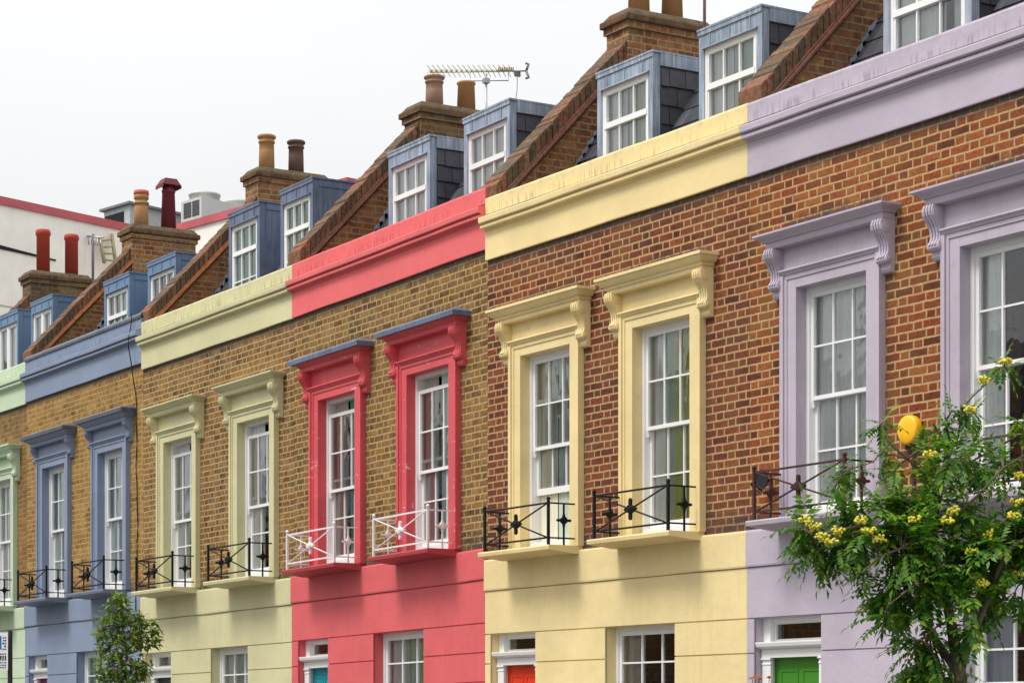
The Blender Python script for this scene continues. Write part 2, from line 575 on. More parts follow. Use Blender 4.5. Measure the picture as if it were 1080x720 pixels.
    def wall(self, x0, x1, z0, z1, yf, yb, holes, reveal=True):
        """a wall facing the street with holes (hx0, hx1, hz0, hz1)"""
        xs = sorted({x0, x1, *[h[0] for h in holes], *[h[1] for h in holes]})
        zs = sorted({z0, z1, *[h[2] for h in holes], *[h[3] for h in holes]})
        xs = [x for x in xs if x0 <= x <= x1]
        zs = [z for z in zs if z0 <= z <= z1]
        inside = lambda x, z: any(h[0] < x < h[1] and h[2] < z < h[3] for h in holes)
        for a, b in zip(xs, xs[1:]):
            for c, d in zip(zs, zs[1:]):
                if inside((a + b) / 2, (c + d) / 2):
                    continue
                self.poly([(a, yf, c), (b, yf, c), (b, yf, d), (a, yf, d)])
                self.poly([(b, yb, c), (a, yb, c), (a, yb, d), (b, yb, d)])
        for h in holes:
            a, b, c, d = h
            self.poly([(a, yf, c), (a, yf, d), (a, yb, d), (a, yb, c)])
            self.poly([(b, yf, d), (b, yf, c), (b, yb, c), (b, yb, d)])
            if d < z1:
                self.poly([(a, yf, d), (b, yf, d), (b, yb, d), (a, yb, d)])
            if c > z0:
                self.poly([(b, yf, c), (a, yf, c), (a, yb, c), (b, yb, c)])
        self.poly([(x0, yf, z0), (x0, yf, z1), (x0, yb, z1), (x0, yb, z0)])
        self.poly([(x1, yf, z1), (x1, yf, z0), (x1, yb, z0), (x1, yb, z1)])
        self.poly([(x0, yf, z1), (x1, yf, z1), (x1, yb, z1), (x0, yb, z1)])
        return self

    def build(self, name, mat, parent=None, shear=None, bevel=0.):
        """shear = (dz, slope, middle): the whole house has settled a little"""
        me = bpy.data.meshes.new(name)
        vs = self.v
        if shear:
            dz, k, mid = shear
            vs = [(x, y, z + dz + k * (x - mid)) for x, y, z in self.v]
        me.from_pydata(vs, [], self.f)
        uvl = me.uv_layers.new(name='UVMap')
        me.polygons.foreach_set('use_smooth', self.sm)
        V = self.v
        data = []
        for f in self.f:
            a, b, c = Vector(V[f[0]]), Vector(V[f[1]]), Vector(V[f[2]])
            n = (b - a).cross(c - a)
            ax = max(range(3), key=lambda q: abs(n[q]))
            for vi in f:
                x, y, z = V[vi]
                data += (x, z) if ax == 1 else ((y, z) if ax == 0 else (x, y))
        uvl.data.foreach_set('uv', data)
        me.materials.append(mat)
        me.update()
        o = bpy.data.objects.new(name, me)
        COL.objects.link(o)
        if parent is not None:
            o.parent = parent
        if bevel:
            md = o.modifiers.new('soft_edges', 'BEVEL')
            md.width = bevel
            md.segments = 2
            md.limit_method = 'ANGLE'
            md.angle_limit = R(40)
        return o


def tag(o, label=None, cat=None, group=None, kind=None):
    if label:
        o['label'] = label
    if cat:
        o['category'] = cat
    if group:
        o['group'] = group
    if kind:
        o['kind'] = kind
    return o


def empty(name, loc=(0, 0, 0)):
    o = bpy.data.objects.new(name, None)
    o.location = loc
    o.empty_display_size = .3
    COL.objects.link(o)
    return o


# ------------------------------------------------------------------ the houses
W = 4.68
ZT, ZS, ZL = 3.34, 3.00, 2.535        # top of the rendered ground floor, string course, door lintel
SILL, HEAD = 3.375, 5.442              # upper windows
FB, PT = 6.57, 7.245                   # foot of the painted frieze, top of the parapet
OW = .475                              # half an upper window opening
DY = .85                               # distance of the dormer fronts behind the wall face


def curtain_sheet(mb, x0, x1, z0, z1, y, amp=.012, wl=.11, gather=0.):
    n = max(6, int((x1 - x0) / .018))
    rows = 6
    ph = random.random() * 6
    g = []
    for r in range(rows + 1):
        t = r / rows
        z = z0 + (z1 - z0) * t
        line = []
        for i in range(n + 1):
            s = i / n
            x = x0 + (x1 - x0) * s
            if gather:
                x += gather * (1 - t) ** 1.5 * (1 - s if gather > 0 else s) * .5
            yy = y + amp * math.sin(2 * PI * (x0 + (x1 - x0) * s) / wl + ph) + amp * .4 * math.sin(2 * PI * s * 3.3 + ph * 2 + t)
            line.append((x, yy, z))
        g.append(line)
    i0 = len(mb.v)
    for line in g:
        mb.v += line
    for r in range(rows):
        for i in range(n):
            a = i0 + r * (n + 1) + i
            mb.f.append((a, a + 1, a + n + 2, a + n + 1))
            mb.sm.append(True)


def sash_window(H, cx, hw, z0, z1, df, cols, rows_up, rows_low, drop=0., lift=0., curtains=(), sill_h=.055, name='window', horn=True, mid=None):
    """a box sash: frame > upper sash, lower sash, panes, curtains. df = projection of the frame's face"""
    root, sh = H['root'], H['shear']
    y = -df
    mb = MB()
    s = .042
    mb.box(cx - hw, cx - hw + s, y, y + .14, z0, z1)
    mb.box(cx + hw - s, cx + hw, y, y + .14, z0, z1)
    mb.box(cx - hw + s, cx + hw - s, y + .002, y + .14, z1 - .045, z1)
    mb.box(cx - hw + s, cx + hw - s, y - .012, y + .14, z0, z0 + sill_h)
    win = mb.build(name, M['white'], root, sh)
    a, b = cx - hw + s, cx + hw - s
    zb, zt = z0 + sill_h, z1 - .045
    zm = mid if mid else (zb + zt) / 2
    st, gb = .040, .017

    def sash(nm, za, zc, ya, rows, bottom, top):
        m = MB()
        yb = ya + .038
        m.box(a, a + st, ya, yb, za, zc)
        m.box(b - st, b, ya, yb, za, zc)
        m.box(a + st, b - st, ya + .001, yb, zc - top, zc)
        m.box(a + st, b - st, ya + .001, yb, za, za + bottom)
        ga, gc = a + st, b - st
        for i in range(1, cols):
            x = ga + (gc - ga) * i / cols
            m.box(x - gb / 2, x + gb / 2, ya + .004, yb - .006, za + bottom, zc - top)
        for i in range(1, rows):
            z = za + bottom + (zc - top - za - bottom) * i / rows
            m.box(ga, gc, ya + .006, yb - .008, z - gb / 2, z + gb / 2)
        if horn and nm == 'upper_sash':
            for hx in (a, b - .036):
                m.extrude_x([(ya, za), (yb, za), (yb, za - .05), (ya + .012, za - .065)], hx, hx + .036)
        m.build(nm, M['white'], win, sh)
        p = MB()
        yy = ya + .022
        for i in range(cols):
            for j in range(rows):
                xa = ga + (gc - ga) * i / cols + gb * .3
                xb = ga + (gc - ga) * (i + 1) / cols - gb * .3
                zz = za + bottom + (zc - top - za - bottom) * j / rows + gb * .3
                zw = za + bottom + (zc - top - za - bottom) * (j + 1) / rows - gb * .3
                t1, t2 = random.uniform(-.002, .002), random.uniform(-.002, .002)
                p.poly([(xa, yy + t1, zz), (xb, yy + t2, zz), (xb, yy - t1, zw), (xa, yy - t2, zw)])
        p.build('pane', M['glass'], win, sh)

    sash('upper_sash', zm - .018 - drop, zt - drop, y + .018, rows_up, .036, .042)
    sash('lower_sash', zb + lift, zm + .018 + lift, y + .062, rows_low, .068, .036)
    for (f0, f1, mat, g) in curtains:
        c = MB()
        curtain_sheet(c, a + (b - a) * f0, a + (b - a) * f1, z0 + .03, z1 - .02, y + .106 + .03 * abs(g), .0085, random.uniform(.06, .12), g)
        c.build('curtain', mat, win, sh)
    return win


def console_mesh(zt, d0, hgt, w, xa, ddeep):
    """carved scroll bracket: side profile extruded, volute bosses, fluted front"""
    k = hgt / .46
    q = ddeep / .165
    pr = [(0, 0), (.150, 0), (.163, -.025), (.166, -.055), (.158, -.088), (.138, -.118), (.112, -.148), (.090, -.185), (.079, -.225), (.076, -.262),
          (.082, -.290), (.098, -.306), (.108, -.328), (.106, -.352), (.090, -.370), (.066, -.374), (.052, -.380), (.056, -.420), (.040, -.446), (0, -.455)]
    prof = [(-(d0 + p * q), zt + z * k) for p, z in pr]
    m = MB()
    m.extrude_x(prof, xa, xa + w)
    for x0, x1 in ((xa - .011, xa + .004), (xa + w - .004, xa + w + .011)):
        for (cd, cz, r) in ((.108, -.060, .052), (.074, -.338, .030)):
            h0, h1 = (x0, x1)
            m.lathe([(r * q, h0 + .004), (r * q, h1 - .004)], -(d0 + cd * q), zt + cz * k, 14, 'x')
            m.lathe([(r * .55 * q, h0), (r * .55 * q, h1)], -(d0 + cd * q), zt + cz * k, 12, 'x')
    fl = [(-(d0 + (p + .012) * q), zt + z * k) for p, z in pr[1:13]]
    back = [(-(d0 + (p - .012) * q), zt + z * k) for p, z in pr[1:13]][::-1]
    for fx in (.16, .42, .68):
        m.extrude_x(fl + back, xa + w * fx, xa + w * (fx + .17))
    return m


def surround(H, cx, style):
    """moulded render surround: architrave, frieze panel, hood, consoles"""
    root, sh, mat = H['root'], H['shear'], H['trim']
    m = MB()
    o = .675
    top = 5.62
    # jambs and head, each stepped: outer fillet, hollow, inner face
    for a, b, d in ((o - .048, o, .074), (o - .082, o - .048, .056), (OW, o - .082, .046)):
        m.box(cx - b, cx - a, -d, .02, SILL, top - .056 if a >= o - .05 else 5.442 + (a - OW) + (b - a))
        m.box(cx + a, cx + b, -d, .02, SILL, top - .056 if a >= o - .05 else 5.442 + (a - OW) + (b - a))
    m.box(cx - OW, cx + OW, -.0455, .02, HEAD, HEAD + .118)
    m.box(cx - o + .048, cx + o - .048, -.0565, .02, HEAD + .085, HEAD + .122)
    # reveal lining back to the sash frame
    m.box(cx - o + .06, cx - OW, .018, .22, SILL, HEAD + .1)
    m.box(cx + OW, cx + o - .06, .018, .22, SILL, HEAD + .1)
    m.box(cx - OW, cx + OW, .018, .22, HEAD, HEAD + .1)
    # cap moulding above the architrave
    m.extrude_x([(.02, top), (-.070, top), (-.092, top - .012), (-.092, top - .022), (-.072, top - .034), (-.066, top - .05), (-.050, top - .058), (.02, top - .058)], cx - o - .004, cx + o + .004)
    # frieze panel
    m.box(cx - o, cx + o, -.036, .02, top, 5.84)
    sur = m.build('window_surround', mat, root, sh, bevel=.003)
    h = MB()
    hx = .72
    if style == 'plain':
        prof = [(.0, 5.815), (.060, 5.815), (.064, 5.828), (.064, 5.868), (.082, 5.874), (.090, 5.885), (.108, 5.898), (.132, 5.910), (.146, 5.924), (.152, 5.926), (.152, 5.944), (.0, 5.962)]
    elif style == 'deep':
        prof = [(.0, 5.800), (.056, 5.800), (.060, 5.812), (.060, 5.842), (.078, 5.848), (.080, 5.872), (.106, 5.880), (.128, 5.905), (.140, 5.930), (.156, 5.934), (.156, 5.962), (.0, 5.985)]
    elif style == 'ledge':
        prof = [(.0, 5.81), (.058, 5.81), (.062, 5.822), (.062, 5.862), (.080, 5.868), (.088, 5.888), (.110, 5.902), (.118, 5.915), (.0, 5.92)]
    else:  # boxed
        prof = [(.0, 5.79), (.050, 5.79), (.055, 5.80), (.055, 5.845), (.085, 5.852), (.090, 5.868), (.122, 5.880), (.130, 5.895), (.135, 5.91), (.0, 5.915)]
    prof = [(d + .07 if d > 0 else d, z) for d, z in prof]
    h.mitred([(max(d, .001), z) for d, z in prof], cx - .66, cx + .66)
    hood = h.build('hood', mat, sur, sh)
    if style in ('ledge', 'boxed'):
        f = MB()
        f.mitred([(.001, 5.917), (.205, 5.905), (.238, 5.905), (.242, 5.955), (.225, 5.972), (.05, 6.02), (.001, 6.03)], cx - .66, cx + .66)
        fo = f.build('hood_flashing', M['flash_dark'] if style == 'boxed' else H.get('flash', M['flash_dark']), sur, sh)
        fo['label'] = 'dark blue-grey lead sheet capping the window hood'
    if style == 'boxed':
        for s in (-1, 1):
            xa = cx + s * .735 - .055
            c = console_mesh(5.79, 0.0, .30, .11, xa, .13)
            c.build('console', mat, sur, sh)
    else:
        for s in (-1, 1):
            xa = cx + s * .735 - .064
            c = console_mesh(5.815, 0.0, .45, .128, xa, .165)
            c.build('console', mat, sur, sh, bevel=.004)
    return sur


def rosette_y(m, c, r, th, stretch):
    """cast four-lobed boss; in the plane x-z when th is along y"""
    x, y, z = c
    pts = []
    for q in range(4):
        an = q * PI / 2
        R1 = r * (stretch if q % 2 else 1.0)
        for (da, rr) in ((-.55, .40), (-.30, .46), (-.26, .62), (-.20, .70), (-.18, .86), (0, 1.0), (.18, .86), (.20, .70), (.26, .62), (.30, .46)):
            k = rr * (R1 if rr > .5 else r)
            pts.append((x + k * math.cos(an + da), z + k * math.sin(an + da)))
    return pts


def balcony(H, cx, mat):
    """thin projecting slab with its cast-iron railing"""
    root, sh = H['root'], H['shear']
    m = MB()
    D = .41
    hw = .69
    c0 = cx - .035
    prof = [(.03, SILL), (-D, SILL), (-D - .006, SILL - .012), (-D, SILL - .046), (-.12, SILL - .078), (-.02, SILL - .078), (.03, SILL - .06)]
    m.extrude_x(prof, c0 - hw, c0 + hw)
    slab = m.build('balcony', H.get('slab', H['low']), root, sh)
    r = MB()
    yf = -D + .04
    px = .62
    z0 = SILL
    zt, zb = SILL + .425, SILL + .075
    for s in (-1, 1):
        x = c0 + s * px
        r.box(x - .0125, x + .0125, yf - .0125, yf + .0125, z0, zt + .022)
        r.ball((x, yf, zt + .042), .022, 8, 6)
        r.lathe([(.017, zt + .014), (.017, zt + .022)], x, yf, 8)
        # returns to the wall
        for z in (zt, zb):
            r.box(x - .006, x + .006, yf + .0125, .0, z - .008, z + .008)
        ym = yf * .5
        r.box(x - .008, x + .008, ym - .008, ym + .008, z0, zt)
        pts = rosette_y(r, (ym, 0, (zt + zb) / 2 + .005), .088, 0, .78)
        i = len(r.v)
        n = len(pts)
        r.v += [(x - .013, a, b) for a, b in pts] + [(x + .013, a, b) for a, b in pts]
        for a in range(n):
            b = (a + 1) % n
            r.f.append((i + a, i + b, i + n + b, i + n + a)); r.sm.append(False)
        r.f.append(tuple(i + n - 1 - a for a in range(n))); r.sm.append(False)
        r.f.append(tuple(i + n + a for a in range(n))); r.sm.append(False)
        r.lathe([(.036, x - .02), (.036, x + .02)], ym, (zt + zb) / 2 + .005, 12, 'x')
        r.lathe([(.018, x - .027), (.018, x + .027)], ym, (zt + zb) / 2 + .005, 10, 'x')
    a, b = c0 - px + .0125, c0 + px - .0125
    for z in (zt, zb):
        r.box(a, b, yf - .006, yf + .006, z - .009, z + .009)
    zc = (zt + zb) / 2
    for s in (-1, 1):
        r.tube([(a, yf, zc - s * (zt - zb) / 2), (b, yf, zc + s * (zt - zb) / 2)], .0085, 6)
    pts = rosette_y(r, (c0, 0, zc), .098, 0, 1.08)
    r.extrude_y(pts, yf - .014, yf + .014)
    r.lathe([(.040, yf - .024), (.040, yf + .024)], c0, zc, 12, 'y')
    r.lathe([(.020, yf - .031), (.020, yf + .031)], c0, zc, 10, 'y')
    rail = r.build('railing', mat, slab, sh)
    return slab


def front_door(H, x0, x1, doormat, trans=2.28):
    root, sh = H['root'], H['shear']
    y = .075
    m = MB()
    pw = .105
    dh = trans - .10
    # frame: posts, fanlight frame, head
    m.box(x0, x0 + pw, y, y + .12, -.1, ZL)
    m.box(x1 - pw, x1, y, y + .12, -.1, ZL)
    m.box(x0 + pw, x1 - pw, y + .03, y + .12, ZL - .035, ZL)
    # architrave posts with small capitals below the transom shelf
    for a, b in ((x0 + .012, x0 + pw + .03), (x1 - pw - .03, x1 - .012)):
        m.box(a, b, y - .022, y + .01, -.1, dh - .03)
        m.box(a - .010, b + .010, y - .036, y + .01, dh - .03, dh - .012)
        m.box(a - .004, b + .004, y - .028, y + .01, dh - .075, dh - .060)
    m.box(x0 + .01, x1 - .01, y - .03, y + .1, dh - .012, trans - .032)
    m.extrude_x([(y + .1, trans - .032), (y - .05, trans - .032), (y - .085, trans - .012), (y - .095, trans + .020), (y - .095, trans + .030), (y + .1, trans + .036)], x0 - .0, x1 - .0)
    fr = m.build('door_frame', M['white'], root, sh, bevel=.003)
    # leaf with raised panels
    a, b = x0 + pw + .002, x1 - pw - .002
    d = MB()
    yd = y + .05
    d.box(a, b, yd, yd + .05, 0.0, dh - .014)
    w = b - a
    for (z0, z1) in ((.18, .72), (.86, 1.22), (1.32, dh - .12)):
        for (u0, u1) in ((.12, .46), (.54, .88)):
            xa, xb = a + w * u0, a + w * u1
            t = .018
            d.box(xa, xb, yd - .007, yd + .004, z0, z0 + t)
            d.box(xa, xb, yd - .007, yd + .004, z1 - t, z1)
            d.box(xa, xa + t, yd - .0065, yd + .004, z0 + t, z1 - t)
            d.box(xb - t, xb, yd - .0065, yd + .004, z0 + t, z1 - t)
    leaf = d.build('door', doormat, root, sh)
    k = MB()
    k.ball(((a + b) / 2 + w * .36, yd - .04, 1.02), .03)
    k.lathe([(.012, yd - .03), (.012, yd)], (a + b) / 2 + w * .36, 1.02, 8, 'y')
    k.box(a + w * .36, a + w * .64, yd - .008, yd + .004, .78, .83)
    k.build('door_handle', M['brass'], leaf, sh)
    f = MB()
    zz0, zz1 = trans + .036, ZL - .035
    f.box(a, a + .028, y + .045, y + .085, zz0, zz1)
    f.box(b - .028, b, y + .045, y + .085, zz0, zz1)
    f.box(a + .028, b - .028, y + .046, y + .085, zz1 - .022, zz1)
    f.box(a + .028, b - .028, y + .046, y + .085, zz0, zz0 + .022)
    fan = f.build('fanlight', M['oldwhite'], fr, sh)
    p = MB()
    p.poly([(a + .028, y + .066, zz0 + .022), (b - .028, y + .066, zz0 + .022), (b - .028, y + .066, zz1 - .022), (a + .028, y + .066, zz1 - .022)])
    p.build('pane', M['glass'], fr, sh)


def slate_cheek(m, xf, sgn, y0, ztop, roof):
    """overlapping slates hung on a dormer cheek; xf = face, sgn = outward"""
    z = ztop - .13
    r = 0
    while z > 6.9:
        zb = z - .195
        y = y0 + (0 if r % 2 else -.10)
        while y < 2.0:
            ya, yb = max(y, y0) + .003, y + .205
            if yb - ya > .04 and roof(ya) < z + .02:
                o1 = .010 + random.uniform(0, .004)
                o2 = .024 + random.uniform(0, .006)
                zz = zb + random.uniform(-.008, .006)
                p = [(xf, ya, zz), (xf + sgn * o2, ya, zz), (xf + sgn * o2, yb - .004, zz + random.uniform(-.006, .006)), (xf, yb - .004, zz),
                     (xf, ya, z + .03), (xf + sgn * o1 * .4, ya, z + .03), (xf + sgn * o1 * .4, yb - .004, z + .03), (xf, yb - .004, z + .03)]
                m.hexa(p)
            y += .207
        z = zb
        r += 1


def dormer(H, xl, xr, zt, style, casement=False, drop=0., curtains=()):
    root, sh = H['root'], H['shear']
    y0 = DY
    skin = H['dormer_skin']
    roof = H['roof_line']
    yb = 1.62
    m = MB()
    # front: stiles, fascia, sill with the opening left between them
    sw, fh = .085, .185
    wz0 = 7.30
    m.box(xl, xl + sw, y0, y0 + .09, 6.9, zt)
    m.box(xr - sw, xr, y0, y0 + .09, 6.9, zt)
    m.box(xl + sw, xr - sw, y0 + .001, y0 + .09, zt - fh, zt)
    m.box(xl + sw, xr - sw, y0 + .002, y0 + .09, 6.9, wz0)
    # cheeks and lid
    m.box(xl + .012, xl + .05, y0 + .09, yb, 6.9, zt - .012)
    m.box(xr - .05, xr - .012, y0 + .09, yb, 6.9, zt - .012)
    m.box(xl + .05, xr - .05, y0 + .09, yb, zt - .06, zt - .012)
    # lead roll edges and the drip over the window
    m.box(xl - .016, xr + .016, y0 - .018, yb + .1, zt - .006, zt + .016)
    m.box(xl - .010, xr + .010, y0 - .012, y0 + .002, zt - .05, zt - .006)
    m.extrude_x([(y0 - .004, zt - fh - .010), (y0 - .030, zt - fh - .016), (y0 - .030, zt - fh - .008), (y0 + .01, zt - fh + .016)], xl + sw - .02, xr - sw + .02)
    # standing seams
    for k in (.18, .5, .82):
        x = xl + (xr - xl) * k
        m.box(x - .006, x + .006, y0 - .007, y0 + .004, zt - fh + .02, zt - .05)
    do = m.build('dormer', skin, root, sh)
    ck = MB()
    if style == 'slate':
        for xa, s in ((xr - .012, 1), (xl + .012, -1)):
            ck = MB()
            slate_cheek(ck, xa, s, y0 + .10, zt - .01, roof)
            ck.build('cheek', M['slate'], do, sh)
            a, b = sorted((xa, xa + s * .030))
            MB().box(a, b, y0 + .09, yb + .05, zt - .135, zt - .010).build('flashing', skin, do, sh)
    else:
        for xa, s in ((xr - .012, 1), (xl + .012, -1)):
            ck = MB()
            a, b = sorted((xa, xa + s * .016))
            ck.box(a, b, y0 + .092, yb + .05, 6.9, zt - .010)
            a, b = sorted((xa, xa + s * .026))
            ck.box(a, b, y0 + .095, yb + .05, zt - .10, zt - .085)
            ck.build('cheek', skin, do, sh)
    # window
    a, b = xl + sw, xr - sw
    yw = y0 + .012
    w = MB()
    zt2 = zt - fh
    s = .038
    w.box(a, a + s, yw, yw + .07, wz0, zt2)
    w.box(b - s, b, yw, yw + .07, wz0, zt2)
    w.box(a + s, b - s, yw + .001, yw + .07, zt2 - s, zt2)
    w.box(a + s, b - s, yw + .001, yw + .07, wz0, wz0 + .05)
    ga, gb = a + s, b - s
    if casement:
        c = (ga + gb) / 2
        w.box(c - .04, c + .04, yw - .006, yw + .07, wz0 + .05, zt2 - s)
        for u, v in ((ga, c - .04), (c + .04, gb)):
            w.box(u, u + .03, yw + .005, yw + .06, wz0 + .05, zt2 - s)
            w.box(v - .03, v, yw + .005, yw + .06, wz0 + .05, zt2 - s)
            w.box(u + .03, v - .03, yw + .006, yw + .06, zt2 - s - .035, zt2 - s)
    else:
        zm = zt2 - .40 + 0
        w.box(ga, gb, yw - .008, yw + .06, zm - .030, zm + .030)
        w.box(ga, gb, yw + .005, yw + .06, zt2 - s - .035, zt2 - s)
        w.box(ga, ga + .026, yw + .004, yw + .06, wz0 + .05, zm - .03)
        w.box(gb - .026, gb, yw + .004, yw + .06, wz0 + .05, zm - .03)
        w.box(ga, ga + .026, yw + .003, yw + .06, zm + .03, zt2 - s - .035)
        w.box(gb - .026, gb, yw + .003, yw + .06, zm + .03, zt2 - s - .035)
        w.box(ga + .026, gb - .026, yw + .012, yw + .05, zm - .40, zm - .384)
        for k in (1, 2):
            x = ga + (gb - ga) * k / 3
            w.box(x - .009, x + .009, yw + .008, yw + .05, wz0 + .05, zm - .03)
            w.box(x - .009, x + .009, yw + .007, yw + .05, zm + .03, zt2 - s - .035)
    w.build('dormer_window', M['white'], do, sh)
    p = MB()
    for k in range(2 if casement else 3):
        n = 2 if casement else 3
        x0, x1 = ga + (gb - ga) * k / n + .004, ga + (gb - ga) * (k + 1) / n - .004
        t = random.uniform(-.0015, .0015)
        zs = [wz0 + .05, zt2 - s] if casement else [wz0 + .05, zt2 - .43, zt2 - s]
        for u, v in zip(zs, zs[1:]):
            p.poly([(x0, yw + .034 + t, u + .004), (x1, yw + .034 - t, u + .004), (x1, yw + .034 - t, v - .004), (x0, yw + .034 + t, v - .004)])
    p.build('pane', M['glass'], do, sh)
    for (f0, f1, mat) in curtains:
        c = MB()
        curtain_sheet(c, a + (b - a) * f0, a + (b - a) * f1, wz0, zt2, yw + .085, .007, .09)
        c.build('curtain', mat, do, sh)
    bk = MB()
    bk.box(xl + .06, xr - .06, y0 + .55, y0 + .56, 7.0, zt - .07)
    bk.build('dormer_lining', M['room'], do, sh)
    return do


def party_wall(H, stack, pots, crease, capz=9.50, x=0.0, dz=0.0, patches=False):
    """gable upstand on the house's left boundary with sloping coping and chimney"""
    root = H['root']
    sh = (H['shear'][0] + dz, 0, 0)
    t = .165
    g = lambda y: 7.375 + 1.06 * y
    m = MB()
    ye = 1.72
    # below the coping, back past the chimney, then down
    prof = [(.30, -.4), (.30, g(.30) - .30), (ye, g(ye) - .30), (2.85, g(ye) - .32), (5.9, 7.2), (5.9, -.4)]
    m.extrude_x(prof, x - t, x + t)
    m.hexa([(x - t - .01, .012, PT - .05), (x + t + .01, .012, PT - .05), (x + t + .01, .296, PT - .05), (x - t - .01, .296, PT - .05),
            (x - t - .01, .012, g(.012) - .31), (x + t + .01, .012, g(.012) - .31), (x + t + .01, .296, g(.296) - .31), (x - t - .01, .296, g(.296) - .31)])
    wallo = m.build('party_wall', H['gable'], root, sh)
    # tile creasing
    c = MB()
    L = ye + .02
    n = 12
    s0 = .0
    for k in range(n):
        a = s0 + (L - s0) * k / n
        b = s0 + (L - s0) * (k + 1) / n - .004
        for (ex, lo, hi) in ((.050 + random.uniform(0, .008), -.262, -.226), (.030 + random.uniform(0, .008), -.226, -.190)):
            c.hexa([(x - t - ex, a, g(a) + lo), (x + t + ex, a, g(a) + lo), (x + t + ex, b, g(b) + lo), (x - t - ex, b, g(b) + lo),
                    (x - t - ex, a, g(a) + hi), (x + t + ex, a, g(a) + hi), (x + t + ex, b, g(b) + hi), (x - t - ex, b, g(b) + hi)])
    c.build('creasing', crease, wallo, sh)
    # brick-on-edge coping with its mortar bed
    b_ = MB()
    n = 24
    for k in range(n):
        a = s0 + (L - s0) * k / n
        e = s0 + (L - s0) * (k + 1) / n - random.uniform(.010, .018)
        j = random.uniform(-.012, .008)
        ex = .012 + random.uniform(-.008, .010)
        lo, hi = -.190, j
        b_.hexa([(x - t - ex, a, g(a) + lo), (x + t + ex, a, g(a) + lo), (x + t + ex, e, g(e) + lo), (x - t - ex, e, g(e) + lo),
                 (x - t - ex, a, g(a) + hi), (x + t + ex, a, g(a) + hi), (x + t + ex, e, g(e) + hi), (x - t - ex, e, g(e) + hi)])
    s1, L1 = s0 + .012, L - .03
    b_.hexa([(x - t, s1, g(s1) - .188), (x + t, s1, g(s1) - .188), (x + t, L1, g(L1) - .188), (x - t, L1, g(L1) - .188),
             (x - t, s1, g(s1) - .026), (x + t, s1, g(s1) - .026), (x + t, L1, g(L1) - .026), (x - t, L1, g(L1) - .026)])
    b_.build('coping', M['coping'], wallo, sh)
    # lead soakers stepped up the roof line
    f = MB()
    rl = H['roof_line']
    for k in range(9):
        y = .72 + k * .072
        z = rl(y)
        f.hexa([(x + t, y - .02, z - .05), (x + t + .006, y - .02, z - .05), (x + t + .006, y + .13, z + .10), (x + t, y + .13, z + .10),
                (x + t, y - .04, z + .07), (x + t + .006, y - .04, z + .07), (x + t + .006, y + .07, z + .17), (x + t, y + .07, z + .17)])
    f.build('flashing', M['lead_grey'], wallo, sh)
    # chimney
    s = MB()
    hw = .215
    ya, yb = 1.70, 2.82
    s.box(x - hw, x + hw, ya, yb, 8.0, capz - .225)
    s.box(x - hw - .028, x + hw + .028, ya - .028, yb + .028, capz - .225, capz - .150)
    ch = s.build('chimney', stack, root, sh)
    k = MB()
    fl_ = MB()
    k.box(x - hw - .062, x + hw + .062, ya - .062, yb + .062, capz - .150, capz - .075)
    fl_.hexa([(x - hw - .045, ya - .045, capz - .075), (x + hw + .045, ya - .045, capz - .075), (x + hw + .045, yb + .045, capz - .075), (x - hw - .045, yb + .045, capz - .075),
            (x - hw + .02, ya + .02, capz + .01), (x + hw - .02, ya + .02, capz + .01), (x + hw - .02, yb - .02, capz + .01), (x - hw + .02, yb - .02, capz + .01)])
    k.build('chimney_cap', M['brick_cap'], ch, sh, bevel=.010)
    fl_.build('flaunching', M['mortar_cap'], ch, sh, bevel=.02)
    for (py, kind, mat, hgt) in pots:
        p = MB()
        z = capz - .02
        if kind == 'roll':
            pr = [(.118, z), (.112, z + hgt * .55), (.108, z + hgt * .78), (.122, z + hgt * .79), (.122, z + hgt * .83), (.110, z + hgt * .84), (.114, z + hgt * .90), (.135, z + hgt * .92), (.138, z + hgt * .97), (.122, z + hgt), (.088, z + hgt), (.085, z + hgt - .12)]
        elif kind == 'plain':
            pr = [(.125, z), (.110, z + hgt * .9), (.122, z + hgt * .92), (.126, z + hgt * .97), (.112, z + hgt), (.085, z + hgt), (.08, z + hgt - .12)]
        elif kind == 'banded':
            pr = [(.118, z), (.112, z + hgt * .62), (.105, z + hgt * .70), (.128, z + hgt * .71), (.128, z + hgt * .76), (.100, z + hgt * .77), (.100, z + hgt * .84), (.122, z + hgt * .86), (.118, z + hgt), (.088, z + hgt), (.085, z + hgt - .12)]
        elif kind == 'hooded':
            pr = [(.128, z), (.104, z + hgt * .74), (.114, z + hgt * .75), (.114, z + hgt * .78), (.100, z + hgt * .80), (.100, z + hgt * .9), (.085, z + hgt * .9)]
        else:
            pr = [(.120, z), (.118, z + hgt * .86), (.134, z + hgt * .88), (.138, z + hgt * .95), (.120, z + hgt), (.09, z + hgt), (.088, z + hgt - .12)]
        p.lathe(pr, x, py, 20)
        if kind == 'hooded':
            za, zb2 = z + hgt * .84, z + hgt
            p.hexa([(x - .15, py - .16, za + .03), (x + .15, py - .16, za + .03), (x + .15, py + .16, za + .03), (x - .15, py + .16, za + .03),
                    (x - .11, py - .10, zb2), (x + .11, py - .10, zb2), (x + .11, py + .10, zb2), (x - .11, py + .10, zb2)])
            for sx in (-1, 1):
                p.hexa([(x - .15, py + sx * .16 - .008, za - .02), (x + .15, py + sx * .16 - .008, za - .02), (x + .15, py + sx * .16 + .008, za - .02), (x - .15, py + sx * .16 + .008, za - .02),
                        (x - .15, py + sx * .155 - .008, za + .04), (x + .15, py + sx * .155 - .008, za + .04), (x + .15, py + sx * .155 + .008, za + .04), (x - .15, py + sx * .155 + .008, za + .04)])
        p.build('chimney_pot', mat, ch, sh)
